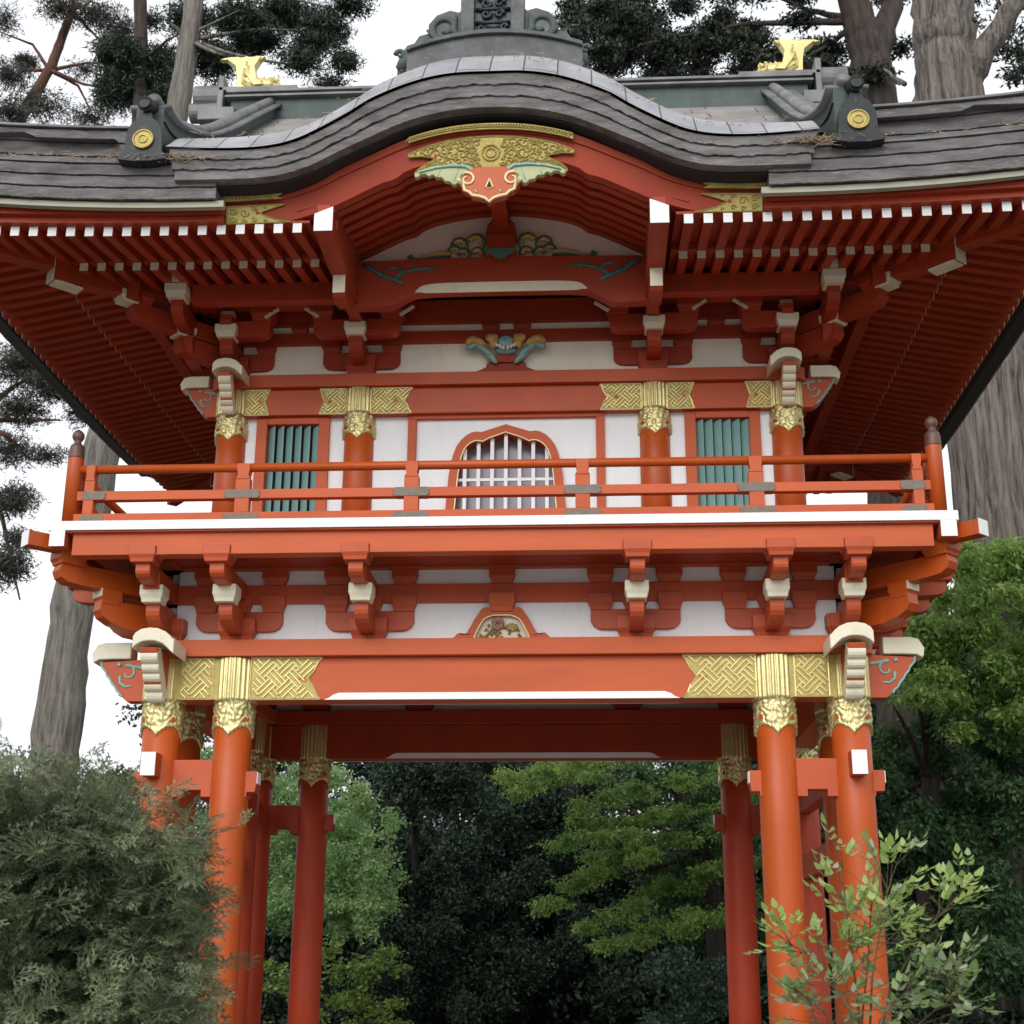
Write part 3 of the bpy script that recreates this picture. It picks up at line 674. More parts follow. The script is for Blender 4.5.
mb = MB(UF)
mb.ribbon(mirror([(min(a, .5), b) for a, b in OUT]), mirror([(min(a*1.0, .5), 5.70) for a, b in OUT]), -.012, .015)
for s in (-1, 1): mb.box(min(s*.5, s*.735), max(s*.5, s*.735), -.012, .015, 4.5, 5.70)
part(mb, 'wall_panel', WHITE, bevel=0, split='comp')
mb = MB(UF)
for s in (-1, 1): mb.box(min(s*.725, s*.795), max(s*.725, s*.795), -.05, .03, 4.5, 5.69)
mb.box(-.795, .795, -.053, .03, 5.69, 5.722); part(mb, 'door_frame', RED)
for xf, h in ((UB, 2.1), (UL, 1.2), (UR, 1.2)):
    mb = MB(xf); mb.box(-h, h, -.018, .018, 4.5, 5.722); part(mb, 'wall_panel', WHITE, bevel=0, split='comp')

# ------------------------------------------------------------------ rafters
def lift(d): return .085*max(0, d/1.65)**2 if d > 0 else 0
VB, VF = 1.15, 1.80
def zb(v): return 6.505+.19*(VB-v)              # underside of base rafters
def zf(v): return 6.437+.20*(VF-v)              # underside of flying rafters
SIDES = [(UF, 2.245, 'front'), (UL, 1.285, 'left'), (UR, 1.285, 'right'), (UB, 2.245, 'rear')]
count = 0; rest = MB(); rest_end = MB()
def raft(xf, u, v0, v1, zfun, l0, l1, w, h, visible):
    global count
    mb = MB(xf) if visible else rest; rest.xf = xf; rest_end.xf = xf
    mb.beam((u, -v0, zfun(v0)+l0), (u, -v1, zfun(v1)+l1), w, h)
    me = MB(xf) if visible else rest_end
    z = zfun(v1)+l1; me.box(u-w/2+.001, u+w/2-.001, -v1-.004, -v1+.001, z+.001, z+h-.001)
    if visible:
        o = part(mb, 'rafter', RED, bevel=0); part(me, 'rafter_end', WPAINT if v1 > 1.5 else CREAM, o, 0); count += 1
for xf, half, side in SIDES:
    n = int((half+VF)/.1373)
    for k in range(-n, n+1):
        u = k*.1373+(.0137 if k > 0 else -.0137 if k < 0 else 0); d = abs(u)-half; lf = lift(abs(u)-2.0 if half > 2 else abs(u)-1.1)*.45
        if side == 'front' and abs(u) < 1.36: continue
        if side == 'rear' and k == 0: continue
        v0 = max(VB-.35, d+.05)
        fu = u*(1 if side == 'left' else -1); sv_ = side in ('left', 'right') and fu > 1.0
        if v0 < VF-.1: raft(xf, u, v0, VF, zf, lf*.5, lf, .066, .075, side == 'front' or (sv_ and count < 100))
        if d < VB-.12:
            near = side in ('left', 'right') and u*(1 if side == 'left' else -1) > -9 and ((side == 'left' and u < -9))
            raft(xf, u, max(-.02, d+.05), VB, zb, 0, lf*.5, .066, .082, side == 'front')
sideset = []
o = part(rest, 'rafter', RED, bevel=0, kind='stuff'); part(rest_end, 'rafter_end', CREAM, o, 0, kind='stuff')
# boards over the rafters, kioi strip, hip rafters
mb = MB(); mk = MB(); ms = MB()
for xf, half, side in SIDES:
    for a, b in (((-1, -1.3), (1.3, 1)) if side == 'front' else ((-1, 1),)):
        def U(e, v): return e*(half+v) if abs(e) == 1 else e
        def sheet(m, v0, v1, za, zb_, th, N=24):
            rings = []
            for i in range(N+1):
                t = i/N; r = []
                for v, z in ((v0, za), (v1, zb_)):
                    u = U(a, v)+(U(b, v)-U(a, v))*t; L = lift(abs(u)-2.0 if half > 2 else abs(u)-1.1)*(.45 if v1 > 1.2 else .2)*(v/VF)
                    r.append((u, -v, z+L))
                rings.append([r[0], r[1], (r[1][0], r[1][1], r[1][2]+th), (r[0][0], r[0][1], r[0][2]+th)])
            m.loft(rings)
        mb.xf = xf; mk.xf = xf; ms.xf = xf
        sheet(mb, -.05, VB-.02, zb(-.05)+.084, zb(VB)+.084, .02)
        sheet(mb, VB-.3, VF+.0, zf(VB-.3)+.077, zf(VF)+.077, .02)
        sheet(mk, VB-.09, VB-.01, 6.588, 6.588, .055)
        if side == 'front': a, b = (a, -1.91) if a == -1 else (1.91, b)
        sheet(ms, VF-.05, VF+.06, zf(VF)+.077, zf(VF)+.075, .055)      # red eave board above the white ends
        sheet(ms, VF+.02, VF+.11, zf(VF)+.12, zf(VF)+.12, .05)
part(mb, 'eave_boarding', RED, bevel=0); part(mk, 'eave_batten', RED, bevel=0, split='comp'); part(ms, 'eave_fascia', RED, bevel=0, split='comp')
mb = MB()
for xf, half, side in SIDES:
    if side in ('left', 'right'): continue
    for a, b in (((-1, -1.88), (1.88, 1)) if side == 'front' else ((-1, 1),)):
        rings = []; N = 30; v = 1.985
        for i in range(N+1):
            t = i/N; uu = (a*(half+v) if abs(a) == 1 else a); ub = (b*(half+v) if abs(b) == 1 else b); u = uu+(ub-uu)*t
            L = lift(abs(u)-2.0 if half > 2 else abs(u)-1.1)
            rings.append([(u, -v, 6.556+L), (u, -v+.05, 6.556+L), (u, -v+.05, 6.604+L), (u, -v, 6.604+L)])
        mb.xf = xf; mb.loft(rings)
part(mb, 'cream_fascia', mat('shaded_cream_paint', (.34, .33, .25), .6, var=.08), bevel=0, split='comp')  # cream darkened to olive: the eave's shade is put into its colour
for sx in (-1, 1):
    for sy in (-1, 1):
        xf = Matrix.Translation((sx*2.245, CY+sy*1.285, 0)) @ Matrix.Rotation(math.atan2(sy, sx)+math.pi/2, 4, 'Z'); q = math.sqrt(2)
        mb = MB(xf); mb.beam((0, .1, 6.63), (0, -1.17*q, 6.42), .13, .19); mb.beam((0, -.8*q, 6.56), (0, -1.86*q, 6.44), .12, .2)
        o = part(mb, 'hip_rafter', RED)
        mb = MB(xf); mb.box(-.066, .066, -1.17*q-.006, -1.17*q, 6.415, 6.61); mb.box(-.06, .06, -1.16*q, -1.0*q, 6.412, 6.43)
        mb.box(-.056, .056, -1.86*q-.005, -1.86*q, 6.445, 6.63); part(mb, 'cream_end', CREAM, o, .002, split='comp')

# ------------------------------------------------------------------ curved front gable (karahafu)
KB = [(0, 7.238), (.3, 7.215), (.59, 7.14), (.92, 6.985), (1.06, 6.915), (1.25, 6.812), (1.45, 6.743), (1.6, 6.722), (1.75, 6.715), (2.22, 6.718)]
KT = [(0, 7.49), (.28, 7.482), (.54, 7.425), (.83, 7.30), (1.0, 7.185), (1.2, 7.065), (1.35, 6.99), (1.5, 6.947), (1.7, 6.927), (1.95, 6.93), (2.28, 6.952)]
BB = [(0, 6.949), (.18, 6.94), (.46, 6.893), (.62, 6.835), (.66, 6.80), (.70, 6.777), (.78, 6.752), (1.04, 6.62), (1.2, 6.545), (1.36, 6.492), (1.48, 6.462), (1.6, 6.456), (2.28, 6.455)]
xs = [i/110*2.22 for i in range(111)]; XS = [-x for x in reversed(xs)][:-1]+xs
kb = lambda x: interp(KB, abs(x)); kt = lambda x: interp(KT, abs(x)*2.28/2.22); bb = lambda x: interp(BB, abs(x))
for k in range(3):                                             # three butted courses of the thick shingle edge
    mb = MB(); e = 2.215+.02*k; lo = []; hi = []
    for x in XS:
        X = x*e/2.22; t0, t1 = k/3, (k+1)/3-.012
        j = .004*math.sin(X*23+k*2)+.003*math.sin(X*61+k)+random.uniform(-.0035, .0035)
        lo.append((X, kb(x)+(kt(x)-kb(x))*t0+(j if k else 0))); hi.append((X, kb(x)+(kt(x)-kb(x))*t1))
    mb.ribbon(lo, hi, -1.785-.016*k, -1.3)
    part(mb, 'shingle_edge', COPPER, bevel=0)
mb = MB(); mb.ribbon([(x, kb(x)-.02) for x in XS if abs(x) < 2.0], [(x, kb(x)-.002) for x in XS if abs(x) < 2.0], -1.70, -1.45); part(mb, 'soffit_board', SOFFIT, bevel=0)  # black strip added to darken the gap, shade put into its colour
xb = [x for x in XS if abs(x) < 2.06]
mb = MB(); mb.ribbon([(x, bb(x)) for x in xb], [(x, kb(x)-.04) for x in xb], -1.60, -1.53)
barge = part(mb, 'gable_board', RED)
mb = MB(); mb.ribbon([(x, kb(x)-.085-.02*(1-min(1, abs(x)/1.5))) for x in xb], [(x, kb(x)-.03) for x in xb], -1.615, -1.601); part(mb, 'gable_moulding', RED, barge)
mb = MB(); mb.ribbon([(x, bb(x)+.002) for x in xb if abs(x) < 1.45], [(x, bb(x)+.022) for x in xb if abs(x) < 1.45], -1.612, -1.601); part(mb, 'gable_moulding', RED, barge)
g = MB()
xg = [x for x in XS if abs(x) < .60]
g.ribbon([(x, kb(x)-.095) for x in xg], [(x, kb(x)-.048) for x in xg], -1.652, -1.641)
for i in range(len(xg)-1):
    x = xg[i]; z = kb(x)-.072; g.tube([(x-.015, -1.655, z-.012), (x+.004, -1.66, z+.014), (x+.02, -1.655, z-.008)], .006, 5)
pl = mirror([(0, 7.10), (.15, 7.093), (.3, 7.072), (.45, 7.035), (.585, 6.975), (.585, 6.95), (.50, 6.955), (.42, 6.94), (.40, 6.925), (.44, 6.90), (.50, 6.865), (.535, 6.83), (.54, 6.805), (.5, 6.81), (.4, 6.85), (.27, 6.87), (.15, 6.868), (.07, 6.85), (0, 6.82)])
g.prism(pl, 'y', -1.625, -1.602)
# scroll reliefs on the plaque
spiral(g, 0, 6.965, -1.628, .062, 1.0, .009, 0, 1, 1.0); spiral(g, 0, 6.965, -1.628, .035, 1.0, .008, 0, 1, 1.0)
for s in (-1, 1):
    done = []
    for i in range(1600):
        cx_, cz_, r = random.uniform(.08, .56), random.uniform(6.82, 7.09), (.034, .026, .018, .011)[min(3, i//180)]
        if not all(inside((cx_+r*math.cos(a)*1.1, cz_+r*math.sin(a)*1.1), pl) for a in (0, 1.57, 3.14, 4.71)) or any(math.hypot(cx_-q[0], cz_-q[1]) < (r+q[2])*.8 for q in done) or math.hypot(cx_, cz_-6.965) < .085+r: continue
        done.append((cx_, cz_, r)); spiral(g, s*cx_, cz_, -1.628, r, 1.1, .0075, cx_*40, s, .2, n=14)
    for i in range(6): g.tube([(s*(.36+.03*i), -1.628, 6.88-.008*i), (s*(.40+.028*i), -1.63, 6.93-.02*i)], .006, 5)
for i in range(len(pl)-1): g.tube([(pl[i][0], -1.626, pl[i][1]), (pl[i+1][0], -1.626, pl[i+1][1])], .007, 5)
part(g, 'gold_plaque', DGOLD, barge, 0)
mb = MB(); heart(mb, -.40, 6.935, -1.633, .016); heart(mb, .40, 6.935, -1.633, .016); part(mb, 'red_inset', RED, barge, 0, split='comp')
for s in (-1, 1):
    g = MB()
    A = [(s*p[0], p[1]) for p in ((2.02, 6.612), (1.49, 6.632), (1.53, 6.648), (1.49, 6.672), (2.02, 6.66))]
    g.prism(A, 'y', -1.652, -1.641)
    for i in range(20): x = 1.56+i*.0235; g.tube([(s*x, -1.655, 6.625), (s*(x+.01), -1.66, 6.652)], .006, 5)
    B = [(s*p[0], p[1]) for p in ((1.90, 6.592), (1.48, 6.605), (1.53, 6.59), (1.60, 6.565), (1.66, 6.54), (1.61, 6.51), (1.53, 6.482), (1.43, 6.462), (1.9, 6.457))]
    g.prism(B, 'y', -1.615, -1.602)
    for i in range(len(B)): a, b = B[i], B[(i+1) % len(B)]; g.tube([(a[0], -1.616, a[1]), (b[0], -1.616, b[1])], .006, 5)
    for cx_, cz_, r in ((1.85, 6.555, .030), (1.77, 6.54, .034), (1.85, 6.49, .026), (1.70, 6.575, .020), (1.62, 6.587, .012), (1.77, 6.48, .018), (1.70, 6.49, .020), (1.62, 6.48, .011)): spiral(g, s*cx_, cz_, -1.617, r, 1.2, .006, 0, s, .2)
    part(g, 'gold_plaque', DGOLD, barge, 0)
    mb = MB(); heart(mb, s*1.675, 6.54, -1.622, .014); part(mb, 'red_inset', RED, barge, 0, split='comp')
# pendant
body = mirror([(0, 6.80), (.10, 6.80), (.15, 6.775), (.165, 6.74), (.195, 6.735), (.215, 6.705), (.21, 6.66), (.175, 6.615), (.14, 6.60), (.12, 6.575), (.07, 6.565), (.03, 6.55), (0, 6.52)])
mb = MB(); mb.prism(body, 'y', -1.72, -1.64); pend = part(mb, 'gable_pendant', COLRED, None, .006)
g = MB(); low = [p for p in body if p[1] < 6.76]
low = [p for p in body if p[1] < 6.74]
L_ = sorted([p for p in low], key=lambda p: p[0]); g.tube([(x, -1.722, z) for x, z in L_], .012, 6)
for s in (-1, 1): spiral(g, s*.155, 6.70, -1.724, .055, 1.05, .011, math.pi*.35 if s > 0 else math.pi*.65, s, .35)
g.tube([(0, -1.724, 6.70), (-.026, -1.724, 6.635), (0, -1.724, 6.622), (.026, -1.724, 6.635), (0, -1.724, 6.70)], .006, 5)
for s in (-1, 1): g.tube([(s*.085-.014, -1.724, 6.615), (s*.085, -1.724, 6.595), (s*.085+.014, -1.724, 6.615), (s*.085, -1.724, 6.625), (s*.085-.014, -1.724, 6.615)], .005, 5)
part(g, 'gilt_edge', GILT, pend, 0, True)
mb = MB(); mb.prism([(0, 6.685), (-.014, 6.64), (.014, 6.64)], 'y', -1.7225, -1.7205)
for s in (-1, 1): mb.prism([(s*.085-.008, 6.612), (s*.085, 6.6), (s*.085+.008, 6.612)], 'y', -1.7225, -1.7205)
part(mb, 'pierced_slot', SOFFIT, pend, 0, split='comp')
mb = MB(); wing = [(.10, 6.80), (.15, 6.825), (.27, 6.838), (.40, 6.828), (.50, 6.795), (.53, 6.77), (.53, 6.745), (.505, 6.74), (.485, 6.765), (.45, 6.765), (.43, 6.745), (.40, 6.76), (.375, 6.735), (.335, 6.735), (.315, 6.705), (.28, 6.70), (.255, 6.675), (.235, 6.675), (.215, 6.70), (.2, 6.74), (.13, 6.78)]
for s in (-1, 1): mb.prism([(s*x, z) for x, z in wing], 'y', -1.70, -1.655)
part(mb, 'leaf_wing', mat('pale_green_paint', (.40, .41, .21), .55, var=.12, nscale=14), pend, .006, split='comp')
g = MB()
for s in (-1, 1):
    g.tube([(s*x, -1.705, z) for x, z in ((.5, 6.775), (.38, 6.81), (.27, 6.822), (.17, 6.815), (.115, 6.775), (.105, 6.73), (.125, 6.69), (.16, 6.685), (.175, 6.70))], [.006, .009, .012, .014, .014, .012, .011, .009, .006], 6)
    for x0, z0, x1, z1 in ((.22, 6.80, .25, 6.70), (.34, 6.81, .37, 6.735)): g.tube([(s*x0, -1.70, z0), (s*x1, -1.70, z1)], [.005, .003], 5)
part(g, 'scroll_relief', CYAN, pend, 0, True, split='x')
# the gable board leans: its foot stands back on the rafter ends
SHM = Matrix(((1, 0, 0, 0), (0, 1, -.2, .2*7.15-.03), (0, 0, 1-.112, .112*7.15-.017), (0, 0, 0, 1)))
for o_ in [barge]+list(barge.children): o_.data.transform(SHM)
# ribs and ceiling of the gable porch
xr = [x for x in XS if abs(x) < 1.16]
for k in range(7):
    t = k/6; y = -1.42+t*1.0; rz = .055+.165*t
    mb = MB(); mb.ribbon([(x, bb(x)+rz) for x in xr], [(x, bb(x)+rz+.075) for x in xr], y, y+.07); part(mb, 'gable_rib', RED, bevel=.003)
mb = MB(); rings = []
for x in [x for x in XS if abs(x) < 1.40]: rings.append([(x, -1.52, bb(x)+.115), (x, -.30, bb(x)+.29), (x, -.30, bb(x)+.31), (x, -1.52, bb(x)+.135)])
mb.loft(rings); part(mb, 'gable_ceiling', RED, bevel=0)
TY = [(0, 7.20), (.3, 7.175), (.52, 7.14), (.66, 7.07), (.72, 7.03), (.8, 7.0), (1.14, 6.84)]
mb = MB(); xt = [-1.14+i*.057 for i in range(41)]
mb.ribbon([(x, 6.6) for x in xt], [(x, interp(TY, abs(x))+.14) for x in xt], -.36, -.33); part(mb, 'tympanum', PINK, bevel=0)
kor = [(0, 6.475), (.5, 6.472), (.66, 6.46), (.72, 6.44), (.80, 6.39), (.86, 6.36), (1.15, 6.36)]
mb = MB(); mb.ribbon([(x, interp(kor, abs(x))) for x in xt], [(x, 6.775-.02*abs(x)) for x in xt], -.45, -.35); kr = part(mb, 'rainbow_beam', RED)
c = [(0, 6.548), (.3, 6.547), (.5, 6.543), (.6, 6.53), (.66, 6.50), (.672, 6.475)]; xc = [i/16*.67 for i in range(17)]
mb = MB(); mb.ribbon(mirror([(x, 6.462+.008*(x > .6)) for x in xc]), mirror([(x, interp(c, x)) for x in xc]), -.462, -.451); part(mb, 'cream_trim', CREAM, kr, .004)
g = MB()
for s in (-1, 1):
    g.tube([(s*x, -.455, z) for x, z in ((1.09, 6.72), (1.02, 6.68), (.95, 6.63), (.88, 6.60), (.80, 6.565), (.76, 6.545))], [.014, .022, .02, .018, .02, .006], 6)
    g.tube([(s*x, -.455, z) for x, z in ((.84, 6.59), (.78, 6.64), (.80, 6.68), (.86, 6.695), (.89, 6.67))], [.018, .018, .014, .012, .006], 6)
    g.tube([(s*x, -.455, z) for x, z in ((.78, 6.64), (.70, 6.665), (.60, 6.68), (.48, 6.67))], [.016, .012, .014, .004], 6)
    for x, z in ((.93, 6.65), (.7, 6.69), (.62, 6.655), (.99, 6.7)): g.tube([(s*x, -.455, z), (s*(x-.03), -.456, z+.02)], [.012, .004], 5)
part(g, 'scroll_relief', DGREEN, kr, 0, True, split='x')
mb = MB(); mb.box(-.11, .11, -.52, -.37, 6.775, 6.93); mb.prism(mirror([(0, 6.93), (.12, 6.93), (.12, 6.955), (.105, 7.03), (.075, 7.06), (.055, 7.2), (0, 7.2)]), 'y', -.5, -.37)
mb.prism([(-.06, 7.0), (.06, 7.0), (.06, 7.12), (-.06, 7.12)], 'y', -1.50, -.45); king = part(mb, 'king_post', RED)
mb = MB(); mb.prism(mirror([(0, 6.70), (.04, 6.72), (.07, 6.75), (.12, 6.78), (.12, 6.80), (0, 6.80)]), 'y', -.535, -.522); part(mb, 'green_leaf', DGREEN, king)
g = MB(); d = MB()
for s in (-1, 1):
    for cx_, cz_, r, q in ((.20, 6.92, .055, .024), (.33, 6.90, .045, .018), (.19, 6.82, .035, .022), (.30, 6.82, .03, .018), (.37, 6.84, .035, .014)):
        spiral(g, s*cx_, cz_, -.41, r, .55, q, math.pi*.1 if s > 0 else math.pi*.9, s, .6)
        spiral(d, s*cx_, cz_, -.40, r+.022, .62, .011, 0 if s > 0 else math.pi, s, .9)
    g.tube([(s*x, -.40, z) for x, z in ((.40, 6.83), (.50, 6.835), (.60, 6.81), (.68, 6.79))], [.02, .018, .014, .008], 6)
    d.tube([(s*x, -.40, z) for x, z in ((.40, 6.80), (.52, 6.80), (.64, 6.785), (.70, 6.785), (.73, 6.81), (.71, 6.825))], [.01, .01, .01, .02, .024, .01], 6)
part(g, 'ochre_scroll', OCHRE, king, 0, True, split='x'); part(d, 'green_scroll', DGREEN, king, 0, True, split='x')
# beams that carry the gable
for s in (-1, 1):
    u = s*1.18
    mb = MB(); mb.prism([(-1.6, 6.392), (-.93, 6.392), (-.93, 6.245), (-.90, 6.22), (-.78, 6.215), (-.62, 6.26), (-.5, 6.36), (.2, 6.42), (.2, 6.6), (-1.6, 6.6)], 'x', u-.048, u+.048)
    mb.box(u-.066, u+.066, -1.598, -.3, 6.395, 6.50); mb.box(u-.062, u+.062, -1.40, -.3, 6.49, 6.60)
    mb.box(u-.06, u+.06, -1.5, -.36, 6.6, 6.95)
    o = part(mb, 'gable_beam', RED)
    mb = MB(); mb.prism([(u-.066, 6.392), (u+.066, 6.392), (u+.066, bb(u+.066*1)-.002), (u-.066, bb(u-.066)-.002)], 'y', -1.606, -1.6)
    part(mb, 'white_end', WPAINT, o, 0, split='comp')
    mb = MB(); mb.box(u-.046, u+.046, -.936, -.93, 6.245, 6.39); part(mb, 'cream_end', CREAM, o, 0, split='comp')
    mb = MB(UF)
    for a in (.62, 1.72):
        for q in ((s,) if a < 1 else (-1, 1)):
            cx = s*a
            mb.prism([(cx+q*.10, 6.52), (cx+q*.21, 6.445), (cx+q*.225, 6.465), (cx+q*.115, 6.54)], 'y', -.40, -.385)
    part(mb, 'soffit_strut', CREAM, o, 0, split='comp')
    mb = MB(UF); mb.box(min(s*1.4, s*3), max(s*1.4, s*3), -.60, -.3, 6.555, 6.57); part(mb, 'soffit_board', RED, o, 0)

# ------------------------------------------------------------------ roof
Xe, Yf, Yr = 4.355, -1.72, 4.89
def lf(x, y):
    return lift(abs(x)-2.0)*(1 if abs(y-CY) > 1.5 else 0)*0+0
def clift(x, y):                      # corner lift of the eave line at a perimeter point
    a = lift(abs(x)-2.0) if abs(x) > 2.0 else 0; b = lift((abs(y-CY)-1.1)*.8) if abs(y-CY) > 1.1 else 0
    onx = abs(abs(x)-Xe) < .5; ony = abs(abs(y-CY)-(Yr-CY)) < .5
    return max(a if ony else 0, b if onx else 0)
def perim(N=40):
    pts = [(-1.93-(Xe-1.93)*i/N, Yf) for i in range(N+1)]
    pts += [(-Xe, Yf+(Yr-Yf)*i/N) for i in range(1, N+1)]
    pts += [(-Xe+2*Xe*i/N, Yr) for i in range(1, N+1)]
    pts += [(Xe, Yr-(Yr-Yf)*i/N) for i in range(1, N+1)]
    pts += [(Xe-(Xe-1.93)*i/N, Yf) for i in range(1, N+1)]
    return pts
def edge(sec, x_in=1.93, jit=0):
    N_ = 110 if jit else 40
    rings = []; C = []
    for (x, y) in perim(N_):
        if y == Yf: x = math.copysign(x_in+(abs(x)-1.93)*(Xe-x_in)/(Xe-1.93), x)
        nx = (1 if x > Xe-.01 else -1 if x < -Xe+.01 else 0); ny = (-1 if y < Yf+.01 else 1 if y > Yr-.01 else 0)
        L = clift(x, y)
        rings.append([(x+nx*o, y+ny*o, z+L*(1.0)+jit*(math.sin(x*19+y*23)+random.uniform(-1, 1))) for o, z in sec])
    mb = MB(); mb.loft(rings); return mb
zz = [6.606, 6.692, 6.778, 6.862]
for k in range(3):
    o1 = .018*k; part(edge([(-.30, zz[k]), (o1, zz[k]), (o1+.006, zz[k+1]-.008), (-.30, zz[k+1]-.001)], 1.93, .002), 'shingle_edge', COPPER, bevel=0)
part(edge([(-.4, 6.862), (.055, 6.862), (.058, 6.878), (-.4, 6.886)], 2.24), 'eave_lip', CAPM, bevel=0)
zz = [6.886, 7.0, 7.105, 7.205]
for k in range(3):
    o1 = -.10+.014*k; part(edge([(-.5, zz[k]), (o1, zz[k]), (o1+.006, zz[k+1]-.008), (-.5, zz[k+1])], 2.62, .002), 'shingle_edge', COPPER, bevel=0)
part(edge([(-.5, 7.206), (-.04, 7.206), (-.038, 7.222), (-.5, 7.235)], 2.62), 'eave_lip', CAPM, bevel=0)
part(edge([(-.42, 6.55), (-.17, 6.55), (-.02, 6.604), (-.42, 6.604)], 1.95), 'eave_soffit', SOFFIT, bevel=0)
PP = [(-1.75, 7.08), (-1.3, 7.24), (-.8, 7.56), (0, 8.14), (.8, 8.79), (1.38, 9.27), (1.6, 9.45)]
def Pz(y):
    y = y if y <= CY else 2*CY-y
    return interp(PP, y)
RB = [(-1.84, 0), (-1.74, .11), (-1.62, .25), (-1.45, .40), (-1.2, .53), (-.6, .80), (.2, 1.15), (1.2, 1.5)]
def Bz(x, y): return interp(KT, abs(x))+interp(RB, y)*(1-.22*min(1, (abs(x)/2.2)**2))
# main roof surface, laid in stepped courses
mb = MB(); NX = 90; rows = []
ys = []; y = -1.72
while y < CY: ys.append(y); y += .13
ys.append(CY); full = ys+[2*CY-v for v in reversed(ys[:-1])]
def Zr(x, y):
    z = Pz(y)
    if abs(x) > 2.95:
        d = Xe-abs(x); z = min(z, 7.15+.30*d+.12*d*d)
    return z+clift(x, y)*0
def rowz(x, y, L): return Zr(x, y)
xsr = [-Xe+.02+(2*Xe-.04)*i/NX for i in range(NX+1)]
vs = []; rowsv = []
for i, y in enumerate(full):
    for st in ((0, 1) if 0 < i < len(full)-1 else (0,)):
        r = []
        for x in xsr:
            z = Zr(x, y)
            ed = max(0, 1-(min(Xe-abs(x), y-Yf, Yr-y))/1.0)
            z += ed*max(lift(abs(x)-2.0) if min(y-Yf, Yr-y) < 1 else 0, lift((abs(y-CY)-1.1)*.8) if Xe-abs(x) < 1 else 0)
            r.append((x, y, z+(.02 if (st == 1) == (y < CY) else 0)))
        rowsv.append(r)
fs = []; n = NX+1; vs = [p for r in rowsv for p in r]
for k in range(len(rowsv)-1):
    for i in range(NX):
        c_ = [vs[k*n+i], vs[k*n+i+1], vs[(k+1)*n+i+1], vs[(k+1)*n+i]]
        if max(abs(p[0]) for p in c_) < 2.70 and max(p[1] for p in c_) < -1.28: continue
        fs.append((k*n+i, k*n+i+1, (k+1)*n+i+1, (k+1)*n+i))
mb.add(vs, fs); part(mb, 'roof_slope', SHING, bevel=0)
# barrel roof over the gable
mb = MB(); rings = []
yb = [-1.84, -1.79, -1.74, -1.70, -1.62, -1.53, -1.45, -1.3, -1.1, -.8, -.4, 0, .5, 1.0]
for x in XS:
    X = x*2.28/2.22; rings.append([(X, yy, Bz(X, yy)+.004) for yy in yb])
mb.loft(rings, cap=False, closed=False); part(mb, 'barrel_roof', BARREL, bevel=0, smooth=True)
for s in (-1, 1):                                              # cheek closing the barrel at its ends
    mb = MB(); mb.box(min(s*2.0, s*2.26), max(s*2.0, s*2.26), -1.6, -1.2, 6.72, 6.94); part(mb, 'barrel_cheek', COPPER, bevel=0)
# ridge
def ridge_part():
    mb = MB()
    mb.box(-2.75, 2.75, CY-.20, CY+.20, 9.22, 9.37); mb.box(-2.8, 2.8, CY-.15, CY+.15, 9.37, 9.54); o = part(mb, 'main_ridge', VERDI)
    mb = MB(); mb.box(-2.85, 2.85, CY-.21, CY+.21, 9.54, 9.565); mb.box(-2.85, 2.85, CY-.12, CY+.12, 9.565, 9.62); mb.box(-2.85, 2.85, CY-.17, CY+.17, 9.62, 9.65); part(mb, 'ridge_cap', CAPM, o)
    for s in (-1, 1):
        mb = MB(); mb.box(s*2.93-.18, s*2.93+.18, CY-.2, CY+.2, 9.30, 9.44)
        mb.tube([(s*2.95, CY, 9.50), (s*3.24, CY, 9.50)], .10, 20); mb.tube([(s*2.93, CY, 9.66), (s*3.20, CY, 9.66)], .13, 20); mb.box(s*2.91-.03, s*2.91+.03, CY-.16, CY+.16, 9.42, 9.82)
        part(mb, 'ridge_drum', CAPM, o, .01)
        mb = MB(); mb.box(min(s*2.15, s*2.93), max(s*2.15, s*2.93), CY-.16, CY+.16, 9.652, 9.69); part(mb, 'ridge_slab', CAPM, o)
ridge_part()
